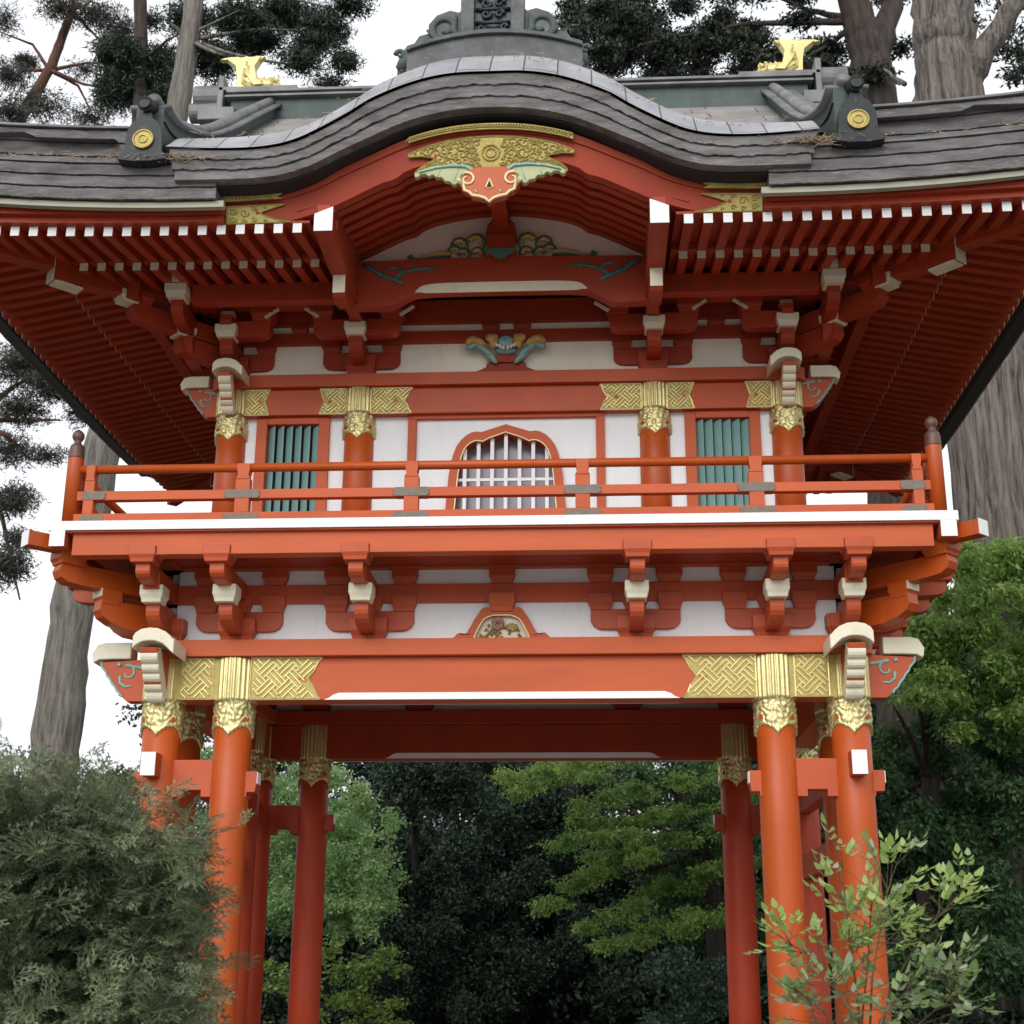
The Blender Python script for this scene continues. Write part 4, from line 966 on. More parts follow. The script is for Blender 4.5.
for s in (-1, 1):                                              # golden fish, head inwards, tail in the air
    g = MB(); c = s*2.62; z0 = 9.70
    g.box(c-.30, c+.30, CY-.09, CY+.09, 9.692, 9.73)
    path = [(c-s*.27, z0+.06), (c-s*.20, z0+.085), (c-s*.10, z0+.085), (c+s*.0, z0+.09), (c+s*.07, z0+.13), (c+s*.08, z0+.20), (c+s*.06, z0+.28), (c+s*.05, z0+.35)]
    g.tube([(x, CY, z) for x, z in path], [.035, .07, .085, .09, .085, .065, .05, .045], 14)
    tail = [(c+s*.0, z0+.28), (c+s*.10, z0+.28), (c+s*.15, z0+.34), (c+s*.24, z0+.385), (c+s*.36, z0+.40), (c+s*.28, z0+.42), (c+s*.18, z0+.425), (c+s*.14, z0+.41), (c+s*.09, z0+.43), (c+s*.04, z0+.405), (c-s*.02, z0+.43), (c-s*.10, z0+.42), (c-s*.06, z0+.39), (c-s*.01, z0+.35)]
    g.prism(tail, 'y', CY-.03, CY+.03)
    g.prism([(c-s*.03, z0+.02), (c+s*.16, z0+.02), (c+s*.17, z0+.2), (c+s*.19, z0+.31), (c+s*.29, z0+.395), (c-s*.06, z0+.41), (c+s*.0, z0+.3), (c-s*.03, z0+.15)], 'y', CY-.05, CY+.05)
    for i in range(6):
        x = c-s*(.22-.05*i); g.prism([(x, z0+.13), (x-s*.03, z0+.19+.012*(i % 2)), (x+s*.04, z0+.15)], 'y', CY-.015, CY+.015)
    for q in (-1, 1):
        g.prism([(c-s*.12, z0+.05), (c-s*.02, z0+.12), (c+s*.10, z0+.22), (c+s*.02, z0+.10), (c-s*.02, z0+.04)], 'y', CY+q*.09, CY+q*.11)
        g.tube([(c-s*.22, CY+q*.06, z0+.11), (c-s*.23, CY+q*.075, z0+.115)], .02, 8)
    for i in range(18):
        t = i/18; k = min(len(path)-2, int(t*7)); g.tube([(path[k][0], CY-.08, path[k][1]-.03+.03*(i % 3)), (path[k][0]+s*.015, CY-.09, path[k][1]-.01+.03*(i % 3))], .012, 5)
    part(g, 'fish_ornament', mat('bright_gold', (.66, .56, .24), .42, .3, var=.1, bump=.3, bscale=60) if s < 0 else bpy.data.materials['bright_gold'], None, .003)
# descending ridges with their end tiles
DR = [(-1.78, 7.41), (-1.6, 7.42), (-1.39, 7.49), (-1.04, 7.66), (-.72, 7.84), (-.41, 8.06), (-.07, 8.32), (.27, 8.60), (.6, 8.87), (.88, 9.10), (1.2, 9.36), (1.45, 9.56)]
def sweepx(mb, x0, x1, dz0, dz1):
    ysd = [-1.76+i*(3.21/32) for i in range(33)]
    mb.ribbon([(y, interp(DR, y)+dz0) for y in ysd], [(y, interp(DR, y)+dz1) for y in ysd], x0, x1, 'x')
for s in (-1, 1):
    c = s*2.47+.03
    mb = MB(); sweepx(mb, c-.10, c+.10, -.50, -.20); sweepx(mb, c-.115, c+.115, -.20, -.195); sweepx(mb, c-.10, c+.10, -.195, -.09); o = part(mb, 'descending_ridge', VERDI, bevel=0)
    mb = MB(); sweepx(mb, c-.15, c+.15, -.09, -.06)
    mb.tube([(c-s*.03, y, interp(DR, y)-.035) for y in [-1.80+i*.162 for i in range(21)]], .052, 10, sq=.8); part(mb, 'ridge_cap', CAPM, o, 0, True)
    c = s*2.485+.05
    prof = mirror([(0, 7.28), (.04, 7.27), (.052, 7.225), (.09, 7.20), (.118, 7.15), (.13, 7.09), (.132, 7.02), (.14, 6.955), (.175, 6.93), (.175, 6.90), (.06, 6.882), (0, 6.882)])
    mb = MB(); mb.prism([(c+x, z-.05) for x, z in prof], 'y', -1.86, -1.76)
    mb.tube([(c, -1.90, 7.27), (c, -1.70, 7.35)], .055, 20); mb.tube([(c, -1.904, 7.27), (c, -1.91, 7.27)], .04, 16)
    part(mb, 'ridge_end_tile', DARKB, o, .008)
    mb = MB(Matrix.Translation((c, -1.86, 7.0)) @ Matrix.Rotation(R(90), 4, 'X'))
    mb.lathe([(.072, -.001), (.076, .01), (.074, .02), (.064, .022), (.060, .014), (.036, .014), (.034, .022), (.026, .022), (.024, .015), (.006, .015)], 0, 0, 40)
    part(mb, 'gold_disc', DGOLD, o, 0)
# ridge ornament on top of the gable
xo = [-.66+i*.033 for i in range(41)]
mb = MB(); mb.ribbon([(x, 7.99-.22*x*x-.12) for x in xo], [(x, 8.13-.30*x*x) for x in xo], -1.38, -.9); mb.ribbon([(x, 8.13-.30*x*x) for x in xo], [(x, 8.165-.30*x*x) for x in xo], -1.41, -.9)
orn = part(mb, 'gable_ornament', PATINA)
mb = MB(); mb.box(-.26, -.16, -1.36, -1.2, 8.14, 8.75); mb.box(.12, .22, -1.36, -1.2, 8.14, 8.75); mb.box(-.16, .12, -1.30, -1.15, 8.14, 8.75); mb.box(-.28, .24, -1.38, -1.2, 8.60, 8.68); part(mb, 'ornament_frame', PATINA, orn)
mb = MB()
for s in (-1, 1): mb.prism([(-.02+s*x, z) for x, z in ((.22, 8.11), (.22, 8.44), (.26, 8.40), (.33, 8.42), (.43, 8.38), (.49, 8.30), (.49, 8.22), (.56, 8.20), (.60, 8.13), (.66, 8.10), (.70, 8.05), (.72, 7.97), (.72, 7.84), (.62, 7.86), (.5, 8.0), (.4, 8.06))], 'y', -1.30, -1.18)
part(mb, 'scroll_backing', PATINA, orn, split='comp')
g = MB()
for s in (-1, 1):
    for cx_, cz_, r, q in ((.05, 8.36, .035, .018), (.085, 8.24, .03, .016), (.05, 8.46, .04, .016), (.09, 8.52, .03, .016)): spiral(g, -.02+s*cx_, cz_, -1.32, r, 1.1, q, 0, s, .3)
for z in (8.18, 8.29, 8.41): g.tube([(-.15, -1.31, z), (-.02, -1.34, z-.02), (.11, -1.31, z)], .016, 6)
part(g, 'ornament_mask', mat('blue_patina', (.03, .042, .05), .5, .4, var=.4, nscale=12, bump=.3), orn, 0, True)
g = MB()
for s in (-1, 1):
    spiral(g, -.02+s*.36, 8.26, -1.30, .125, 1.15, .034, -math.pi*.6 if s > 0 else -math.pi*.4, s, .25, (-.02+s*.22, 8.15))
    g.tube([(-.02+s*.24, -1.31, 8.15), (-.02+s*.30, -1.32, 8.22), (-.02+s*.28, -1.31, 8.36)], [.02, .03, .012], 8); g.tube([(-.02+s*.30, -1.31, 8.13), (-.02+s*.42, -1.32, 8.15), (-.02+s*.50, -1.31, 8.24)], [.02, .026, .01], 8)
    for i, (x, z) in enumerate(((.50, 8.13), (.56, 8.08), (.62, 8.02), (.67, 7.97), (.70, 8.06))): spiral(g, -.02+s*x, z-.02, -1.30, .035, .9, .020, 0 if s > 0 else math.pi, s, .4)
    g.tube([(-.02+s*.3, -1.30, 8.14), (-.02+s*.48, -1.31, 8.10), (-.02+s*.62, -1.31, 8.00), (-.02+s*.70, -1.31, 7.90)], [.03, .05, .055, .04], 8)
part(g, 'scroll_fin', VERDI, orn, 0, True, split='x')

# ------------------------------------------------------------------ debris on the eaves
def debris():
    mb = MB()
    def twig(x, y, z, L):
        a = random.uniform(0, 6.28); e = random.uniform(-.9, .5)
        p = Vector((x, y, z)); q = p+Vector((math.cos(a)*L, math.sin(a)*L*.5-.01, e*L*.6)); m = (p+q)/2+Vector((0, -.01, random.uniform(-.02, .02)))
        mb.tube([p, m, q], [.0032, .003, .0015], 3)
    for i in range(900):
        k = random.random()
        if k < .45:
            x = random.choice((random.gauss(-1.2, .22), random.gauss(.62, .12), random.gauss(1.45, .2), random.uniform(-2.1, 2.1))); x = max(-2.2, min(2.2, x)); twig(x, -1.79, interp(KT, abs(x))-random.random()*.05, random.uniform(.02, .075))
        elif k < .9:
            s = random.choice((-1, 1)); x = s*abs(random.gauss(2.35, .16)) if random.random() < .75 else s*random.uniform(2.1, 3.8); twig(x, -1.83, 6.885+lift(abs(x)-2)-random.random()*.03, random.uniform(.03, .11))
        else:
            x = random.uniform(-2.2, 2.2); twig(x, -1.6-random.random()*.15, Bz(x, -1.65)+.01, .06)
    return mb
tag(_b(debris(), 'pine_debris', DEBRIS), kind='stuff')

# ------------------------------------------------------------------ ground
gm, t, b = base_mat('ground', .95)
t.links.new(ramp(t, noise(t, .4, 8), [(.35, (.02, .026, .014)), (.6, (.045, .042, .03))]), b.inputs['Base Color'])
mb = MB(); mb.add([(-150, -80, -.004), (150, -80, -.004), (150, 250, -.004), (-150, 250, -.004)], [(0, 1, 2, 3)]); tag(_b(mb, 'ground', gm), kind='structure')
pm = mat('bounce_gravel', (.42, .40, .37), .95, var=.2, nscale=8, bump=.6, bscale=120)  # unseen forecourt gravel, widened and paled to bounce light up the front
mb = MB(); mb.add([(-6, -40, .0), (6, -40, .0), (6, -2.2, .0), (1.8, -.6, .0), (1.8, 9, .0), (-1.8, 9, .0), (-1.8, -.6, .0), (-6, -2.2, .0)], [tuple(range(8))]); tag(_b(mb, 'path', pm), kind='structure')

# ------------------------------------------------------------------ foliage
def cloud(name, m, parent, clumps, size, aspect=.5, flat=0, droop=0, tri=False, seed=0, shell=.35):
    """clumps: (x,y,z, rx,ry,rz, n). leaf-sized faces spread through each clump"""
    g = np.random.default_rng(seed+5); P = []; SZ = []
    for (x, y, z, rx, ry, rz, n) in clumps:
        n = int(n); d = g.normal(size=(n, 3)); d /= np.linalg.norm(d, axis=1)[:, None]+1e-9
        r = (shell+(1-shell)*g.random(n))**.6
        # ragged outline: radius modulated by direction
        md = 1+.28*np.sin(d[:, 0]*5+x*3)*np.cos(d[:, 2]*6+z*2)+.18*np.sin(d[:, 1]*9+y)
        P.append(np.array([x, y, z])+d*(r*md)[:, None]*np.array([rx, ry, rz])); SZ.append(np.full(n, size))
    P = np.concatenate(P); N = len(P); L = np.concatenate(SZ)*g.uniform(.6, 1.35, N)
    a = g.normal(size=(N, 3)); a[:, 2] = a[:, 2]*(1-flat)-droop; a /= np.linalg.norm(a, axis=1)[:, None]
    c = g.normal(size=(N, 3)); c[:, 2] *= (1-flat)
    b_ = c-(c*a).sum(1)[:, None]*a; b_ /= np.linalg.norm(b_, axis=1)[:, None]+1e-9
    w = (L*aspect/2)[:, None]; Lh = L[:, None]
    if tri:
        V = np.stack([P-b_*w, P+b_*w, P+a*Lh], 1); k = 3
    else:
        V = np.stack([P, P+a*Lh*.45+b_*w, P+a*Lh, P+a*Lh*.45-b_*w], 1); k = 4
    return raw(name, m, parent, V.reshape(-1, 3), k)
def raw(name, m, parent, V, k):
    me = bpy.data.meshes.new(name); nv = len(V); nf = nv//k
    me.vertices.add(nv); me.vertices.foreach_set('co', np.ascontiguousarray(V, dtype=np.float32).ravel())
    me.loops.add(nv); me.loops.foreach_set('vertex_index', np.arange(nv, dtype=np.int32))
    me.polygons.add(nf); me.polygons.foreach_set('loop_start', np.arange(0, nv, k, dtype=np.int32))
    me.update(calc_edges=True); me.materials.append(m)
    o = bpy.data.objects.new(name, me); COL.objects.link(o)
    if parent: o.parent = parent; o.matrix_parent_inverse = Matrix.Translation(-Vector(parent.location))
    return o
def px(Y): return (at(512, 500, Y)-CAMP).length/F_PX     # metres per pixel at depth Y
def cl(lst, Y, dens=1.0, depth=1.0):
    out = []
    for (x, y, rx, ry, n) in lst:
        yy = Y+random.uniform(-1, 1)*depth; p = at(x, y, yy); s = px(yy)
        out.append((p.x, p.y, p.z, rx*s, max(rx, ry)*s*.8, ry*s, n*dens))
    return out
def trunk(path_px, Y, widths, m, parent, n=14, Ys=None, name='trunk', limbs=()):
    mb = MB(); pts = []; rad = []
    for i, (x, y) in enumerate(path_px):
        yy = Y if Ys is None else Ys[i]; p = at(x, y, yy); pts.append(p); rad.append(widths[i]*px(yy)/2)
    P = []; RR = []
    for i in range(len(pts)-1):
        for k in range(9):
            t = k/9; P.append(pts[i].lerp(pts[i+1], t)+Vector((random.uniform(-1, 1), random.uniform(-1, 1), 0))*rad[i]*.05); RR.append(rad[i]*(1-t)+rad[i+1]*t)
    P.append(pts[-1]); RR.append(rad[-1]); RR = [r*random.uniform(.95, 1.06) for r in RR]; n = 64 if widths[0] > 50 else 24; mb.tube(P, RR, n)
    flu = .075 if m is BARKC else .035; ph = [random.uniform(0, 6.28) for _ in range(5)]
    for k, c_ in enumerate(P):
        for i in range(n):
            q = Vector(mb.v[k*n+i])-c_; a = 2*math.pi*i/n
            f = 1+flu*(math.sin(a*9+ph[0]+k*.13)*.6+math.sin(a*17+ph[1]-k*.2)*.4+math.sin(a*3+ph[2]+k*.5)*.5)+flu*.4*math.sin(a*31+ph[3]+k*.9)
            mb.v[k*n+i] = tuple(c_+q*f)
    for lp, lw in limbs:
        Q = [at(x, y, Y+dy) for x, y, dy in lp]; PP_ = []; R2 = []
        for i in range(len(Q)-1):
            for k in range(5): t = k/5; PP_.append(Q[i].lerp(Q[i+1], t)+Vector((random.uniform(-1, 1), random.uniform(-1, 1), random.uniform(-1, 1)))*lw[i]*px(Y)*.12); R2.append((lw[i]*(1-t)+lw[i+1]*t)*px(Y)/2)
        PP_.append(Q[-1]); R2.append(lw[-1]*px(Y)/2); mb.tube(PP_, R2, 7)
    o = _b(mb, name, m, parent, 0, True); o.matrix_parent_inverse = Matrix.Translation(-Vector(parent.location)); return o
NEEDLE = leaf_mat('pine_needles', (.014, .024, .014), (.026, .045, .026), (.05, .07, .04), .15)
NEEDLE2 = leaf_mat('grey_needles', (.05, .045, .04), (.07, .075, .06), (.11, .11, .09), .3)
CYPR = leaf_mat('cypress_foliage', (.012, .020, .012), (.022, .035, .020), (.04, .05, .028), .12)
MAPLE = leaf_mat('maple_leaves', (.05, .13, .04), (.20, .35, .08), (.60, .72, .22), .5, ns=1.6, rnd=.35)
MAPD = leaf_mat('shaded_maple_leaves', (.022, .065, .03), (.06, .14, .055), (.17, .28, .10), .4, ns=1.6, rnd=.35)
LIGHTG = leaf_mat('pale_green_leaves', (.10, .22, .09), (.26, .42, .17), (.50, .64, .30), .5, ns=1.2, rnd=.35)
DARKG = leaf_mat('shaded_hedge_leaves', (.006, .014, .009), (.013, .030, .016), (.035, .065, .032), .1, .6, ns=.8, rnd=.4)  # shade under the trees is put into these very dark greens
YELG = leaf_mat('yellow_green_leaves', (.05, .11, .025), (.14, .24, .045), (.36, .44, .10), .45)
BARKG = bark_mat('grey_bark', (.10, .095, .08), (.32, .29, .25))
BARKB = bark_mat('brown_bark', (.025, .02, .017), (.09, .066, .055))
BARKC = bark_mat('cypress_bark', (.04, .034, .03), (.30, .255, .225), (7, 7, .35))
BARKR = bark_mat('reddish_bark', (.07, .03, .02), (.22, .10, .07))
def tree(name, base_px, Y, label, cat='tree', group=None):
    p = at(base_px, 900, Y); return thing(name, (p.x, Y, 0), label, cat, group)
GT = 'tall trees behind the gate'; mbx = []
def limbset(x0, y0, tips, w, Yd=.8):
    out = []
    for (x, y) in tips:
        mxp = ((x0+x)/2+random.uniform(-12, 12), (y0+y)/2-random.uniform(-6, 14)); out.append(([(x0, y0, 0), (*mxp, random.uniform(-Yd, Yd)/2), (x, y, random.uniform(-Yd, Yd))], [w, w*.6, w*.2]))
    return out
def down(path, w):                       # run the trunk on to the ground
    return path, w
# T1 slender leaning pine, far left
t = tree('pine_tree', -60, 12, 'slender reddish pine leaning right at the far left, thin sparse foliage', group=GT)
trunk([(-70, 1010), (-60, 760), (-25, 330), (18, 122), (52, 65), (72, 10), (80, -50)], 12, [26, 24, 18, 13, 11, 9, 7], BARKR, t, limbs=limbset(50, 70, [(110, 88), (95, 120), (140, 60), (5, 92), (-5, 30)], 5)+limbset(72, 10, [(100, 5), (130, 55), (40, 5)], 4)+limbset(-30, 420, [(45, 370), (60, 420), (10, 520), (20, 600), (30, 460)], 9))
c = cl([(95, 15, 38, 16, 500), (60, 8, 30, 14, 300), (10, 75, 30, 16, 360), (25, 62, 16, 10, 260), (5, 20, 20, 22, 200), (120, 100, 34, 16, 380), (40, 105, 45, 16, 420), (10, 112, 30, 12, 320), (85, 70, 26, 10, 140), (90, 118, 30, 14, 260), (125, 30, 26, 14, 260),
        (25, 365, 46, 26, 1300), (55, 385, 34, 20, 800), (20, 410, 34, 18, 600), (85, 412, 24, 16, 420), (10, 450, 30, 22, 420), (45, 455, 30, 9, 220), (15, 500, 26, 20, 560), (8, 565, 26, 22, 620), (20, 540, 20, 12, 260)], 12, 2.6)
cloud('crown', NEEDLE2, t, [q[:6]+(q[6]*1.8,) for q in c], .095, .22, tri=True, seed=1, shell=.0)
# T2 straight trunk
t = tree('pine_tree', 40, 10, 'straight grey brown pine trunk behind the left gold disc of the roof', group=GT)
trunk([(36, 1010), (64, 700), (118, 360), (138, 160), (141, 40), (139, -60)], 10, [30, 26, 20, 16, 15, 13], BARKB, t, limbs=limbset(142, 60, [(100, 60), (110, 100), (185, 30)], 5))
c = cl([(120, 55, 30, 22, 1800), (135, 85, 34, 26, 2000), (110, 90, 20, 26, 900), (160, 60, 22, 22, 900), (115, 45, 24, 12, 500), (165, 100, 22, 18, 700), (150, 20, 20, 12, 260)], 10.8, 1.6)
cloud('crown', NEEDLE, t, [q[:6]+(q[6]*2.2,) for q in c], .09, .26, tri=True, seed=2, shell=.0)
# T3 large leaning grey trunk
t = tree('pine_tree', 40, 9, 'thick pale grey trunk leaning right beside the balcony, dark crown above the roof', group=GT)
trunk([(30, 1010), (42, 860), (54, 750), (72, 610), (106, 430), (140, 260), (178, 110), (192, 20), (205, -80)], 9, [54, 50, 46, 40, 35, 31, 26, 22, 18], BARKG, t,
      limbs=limbset(188, 40, [(240, 10), (300, 30), (330, 70), (260, 60), (170, 0)], 6)+limbset(196, -10, [(280, -20), (340, 10)], 6))
c = cl([(190, 20, 30, 22, 1400), (215, 60, 30, 24, 1300), (240, 20, 34, 24, 1500), (285, 14, 36, 20, 1900), (325, 30, 30, 24, 1700), (345, 62, 18, 14, 460), (300, 62, 30, 14, 520), (270, 40, 22, 12, 300), (330, 84, 24, 10, 200), (215, 95, 18, 12, 240), (350, 5, 26, 10, 500), (175, 78, 20, 24, 900), (250, 45, 26, 14, 700), (310, 45, 24, 12, 600)], 9.8, 1.7)
cloud('crown', NEEDLE, t, [q[:6]+(q[6]*2.2,) for q in c], .09, .26, tri=True, seed=3, shell=.0)
# T4 forked dark cypress
t = tree('cypress_tree', 930, 11, 'dark forked cypress trunk behind the right gold fish, dense black green crown', group=GT)
trunk([(930, 1010), (915, 700), (892, 300), (876, 110), (868, 50), (850, -10), (840, -60)], 11, [80, 72, 58, 48, 40, 30, 22], BARKB, t,
      limbs=[([(872, 70, 0), (888, 20, .3), (900, -40, .5)], [34, 26, 20])]+limbset(860, 20, [(760, -10), (640, 45), (800, 60)], 9, 1.5)+limbset(872, 70, [(720, 78), (900, 85)], 8, 1.5))
L_ = []
for i in range(52):
    x = random.uniform(555, 915); y = random.uniform(-15, 88)
    if x > 830 and random.random() < .5: continue
    L_.append((x, y, random.uniform(16, 30), random.uniform(7, 13), random.choice((420, 600, 800))))
for i in range(12): L_.append((random.uniform(570, 660), random.uniform(0, 70), 26, 12, 620))
for i in range(30): L_.append((random.uniform(600, 850), random.uniform(20, 92), random.uniform(14, 24), random.uniform(6, 11), 500))
cloud('crown', CYPR, t, cl(L_, 12, 1.15, 1.6), .105, .35, tri=False, seed=4, shell=.0)
# T5 big fluted cypress
t = tree('cypress_tree', 1015, 8, 'massive pale fluted cypress trunk at the right edge with a limb rising right', group=GT)
trunk([(1040, 1010), (1016, 700), (996, 480), (972, 250), (950, 100), (944, 40), (940, -60)], 8, [108, 96, 84, 76, 70, 64, 58], BARKC, t, n=22,
      limbs=[([(958, 95, 0), (985, 50, -.3), (1015, 5, -.5), (1040, -40, -.6)], [34, 28, 22, 18]), ([(905, 85, .2), (885, 70, .5)], [6, 3])])
L_ = [(random.uniform(955, 1040), random.uniform(-20, 60), 20, 9, 170) for _ in range(9)]+[(1015, 75, 18, 12, 260), (1020, 55, 14, 16, 260), (1020, 370, 14, 30, 360), (1030, 420, 14, 30, 260)]
cloud('crown', CYPR, t, cl(L_, 9.5, 1.0, 1.0), .12, .3, seed=5, shell=.0)
# maples
def layered(cx, cy, rx, ry, n, Y, leaf, seed, m, t, dens=1):
    r = random.Random(seed); L_ = []
    for i in range(n):
        a = r.uniform(0, 6.28); q = math.sqrt(r.random()); x = cx+rx*q*math.cos(a); y = cy+ry*q*math.sin(a)
        L_.append((x, y, r.uniform(14, 28), r.uniform(10, 19), 300*dens))
    return cloud('crown', m, t, cl(L_, Y, 1, 1.3), leaf, .5, flat=.3, droop=.8, seed=seed, shell=.0)
t = tree('maple_tree', 960, 6, 'leafy green maple right of the gate below the balcony corner')
trunk([(930, 1010), (925, 850), (935, 740), (960, 660), (990, 600)], 6.5, [22, 18, 14, 9, 5], BARKB, t, limbs=limbset(930, 780, [(890, 700), (880, 800), (1000, 760), (1010, 850), (900, 640)], 7, 1.5))
layered(1000, 640, 95, 100, 95, 6.0, .07, 21, MAPLE, t, 2.0)
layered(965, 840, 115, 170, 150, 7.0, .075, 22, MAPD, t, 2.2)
for i in range(70): mbx.append((random.uniform(2, 9), random.uniform(17, 19), random.uniform(3.2, 6.6), .9, .8, .7, 900))
t = tree('maple_tree', 690, 9, 'green maple with drooping bright tips seen through the gate opening')
trunk([(720, 1010), (715, 900), (700, 820), (660, 770)], 10, [20, 16, 12, 6], BARKB, t, limbs=limbset(705, 850, [(600, 880), (620, 800), (560, 790), (700, 760)], 6, 1))
L_ = []; D_ = []
r_ = random.Random(9)
for (x0, y0, x1, y1, n) in ((505, 778, 640, 760, 12), (520, 800, 600, 770, 6), (575, 812, 740, 770, 14), (590, 850, 740, 800, 14), (548, 905, 640, 850, 12), (640, 850, 745, 830, 10), (585, 930, 740, 860, 15), (610, 950, 745, 905, 13), (560, 850, 650, 815, 7), (700, 700, 770, 760, 8)):
    for i in range(n):
        q = i/(n-1); x = x0+(x1-x0)*q; y = y0+(y1-y0)*q+18*q*(1-q)*-1
        L_.append((x+r_.uniform(-6, 6), y+r_.uniform(-7, 7), r_.uniform(12, 22), r_.uniform(6, 10), 300))
for i in range(90): D_.append((r_.uniform(610, 760), r_.uniform(765, 985), r_.uniform(16, 26), r_.uniform(9, 15), 300))
cloud('crown', MAPLE, t, cl(L_, 9, 1, 1.4), .06, .5, flat=.4, droop=.6, seed=31, shell=.0)
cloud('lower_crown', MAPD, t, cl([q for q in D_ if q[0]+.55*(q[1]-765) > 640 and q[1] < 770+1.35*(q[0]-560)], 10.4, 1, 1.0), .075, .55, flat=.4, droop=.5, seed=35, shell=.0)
t = tree('leafy_tree', 300, 13, 'pale yellow green tree seen left through the gate opening')
trunk([(300, 1010), (305, 900), (300, 800)], 14, [12, 9, 4], BARKB, t)
L_ = [(random.uniform(255, 372), random.uniform(768, 930), random.uniform(14, 24), random.uniform(9, 16), 520) for _ in range(90)]+[(random.uniform(120, 215), random.uniform(745, 850), 20, 14, 300) for _ in range(14)]
L_ = [q for q in L_ if not (q[0] > 340 and q[1] < 790)]+[(random.uniform(330, 400), 850+random.uniform(-40, 90), random.uniform(8, 15), random.uniform(8, 15), 160) for _ in range(26)]
cloud('crown', LIGHTG, t, cl(L_, 13, 1.3, 1.2), .065, .5, flat=.3, droop=.3, seed=32, shell=.0)
t = tree('low_shrub', 370, 8, 'yellow green shrub low behind the left rear columns')
trunk([(370, 1060), (368, 1010), (375, 990)], 8, [5, 4, 2], BARKB, t)
L_ = [(random.uniform(270, 408), random.uniform(950, 1040), random.uniform(10, 18), random.uniform(5, 10), 95) for _ in range(40)]
cloud('crown', YELG, t, cl(L_, 8, 1, .6), .07, .6, flat=.5, seed=33, shell=.0)
t = tree('low_shrub', 700, 7, 'glossy dark evergreen shrub low beside the right rear column')
trunk([(700, 1060), (700, 1010), (705, 980)], 8, [5, 4, 2], BARKB, t)
L_ = [(random.uniform(655, 760), random.uniform(950, 1035), random.uniform(14, 22), random.uniform(8, 12), 200) for _ in range(26)]
cloud('crown', leaf_mat('glossy_dark_leaves', (.015, .04, .022), (.035, .075, .045), (.08, .13, .09), .15, .3), t, cl(L_, 7, 1, .6), .06, .55, seed=34, shell=.0)
# dark conifers behind the opening
for i, (cx, top, w, Y, lab) in enumerate(((415, 765, 55, 17, 'dark columnar evergreen left of centre beyond the gate'), (480, 745, 60, 18, 'dark bushy evergreen in the centre beyond the gate'), (560, 735, 60, 19, 'dark evergreen behind the drooping maple tips beyond the gate'))):
    t = tree('evergreen_tree', cx, Y, lab, group='dark evergreens beyond the gate')
    trunk([(cx, 1005), (cx, 850), (cx, top)], Y+.6, [9, 6, 3], bpy.data.materials.get('dark_bark') or bark_mat('dark_bark', (.015, .013, .01), (.04, .032, .026)), t)
    L_ = []
    for k in range(60):
        q = random.random(); y = top+(1010-top)*q; L_.append((cx+random.uniform(-1, 1)*w*(.35+.65*min(1, q*3)), y, random.uniform(12, 22), random.uniform(12, 22), 620))
    cloud('crown', DARKG, t, cl(L_, Y, 1, 1.2), .085, .5, droop=-.2, seed=40+i, shell=.0)
# far wood closing the view
mbw = []
for i in range(330):
    x = random.uniform(-16, 34); y = random.uniform(22, 34)
    hmax = 3.6 if x < -10.2 else (8.6 if x < 6 else 9.8)
    if -7.6 < x < -6.6 and y > 26: hmax = 6.2
    z = random.uniform(.3, hmax); mbw.append((x, y, z, 1.5, 1.5, 1.1, 1500))
for i in range(60): mbw.append((random.uniform(7, 16), random.uniform(14, 20), random.uniform(.3, 6.5), 1.2, 1.2, .9, 420))
for i in range(60): mbw.append((random.uniform(-9, -4), random.uniform(19, 23), random.uniform(.2, 3.4), 1.2, 1.0, .9, 1400))
for i in range(150): mbw.append((random.uniform(-4, 12), random.uniform(19, 23), random.uniform(.2, 3.8), 1.2, 1.0, .9, 1400))
ring = []
for i in range(330):                       # unseen foliage added at the sides to darken the eave undersides
    a = random.uniform(0, 6.283); r = random.uniform(24, 30); x, y = r*math.sin(a), -8+r*math.cos(a)
    if y > 8 or (y < -6 and abs(x) < 21): continue
    ring.append((x, y, random.uniform(.3, 7.5), 2.4, 2.4, 1.6, 160))
tag(cloud('shade_wood', DARKG, None, ring, .5, .5, seed=51, shell=.0), kind='stuff')
tag(cloud('far_wood', DARKG, None, mbw+mbx, .15, .5, seed=50, shell=.0), kind='stuff')

# ------------------------------------------------------------------ foreground conifer shrub (left)
def spray_proto(seed):
    """flat fern-like spray of scale-leaved twigs, unit length along +x, in xy plane; returns quads (n,4,3)"""
    g = random.Random(seed); Q = []
    def seg(x, y, a, L, w):
        dx, dy = math.cos(a), math.sin(a); nx, ny = -dy*w, dx*w
        Q.append([(x, y, 0), (x+dx*L*.5+nx, y+dy*L*.5+ny, .01), (x+dx*L, y+dy*L, 0), (x+dx*L*.5-nx, y+dy*L*.5-ny, .01)])
    seg(0, 0, 0, 1.0, .014)
    n = 7
    for i in range(n):
        t = .12+.8*i/n; s = 1 if i % 2 else -1; a = s*g.uniform(.55, .85); L = (1-t)*.62+.14
        seg(t, 0, a, L, .022)
        for k in range(4):
            u = L*(.2+.2*k); x = t+math.cos(a)*u; y = math.sin(a)*u; s2 = 1 if k % 2 else -1
            seg(x, y, a+s2*.6, L*.42*(1-.12*k), .026)
    return np.array(Q)
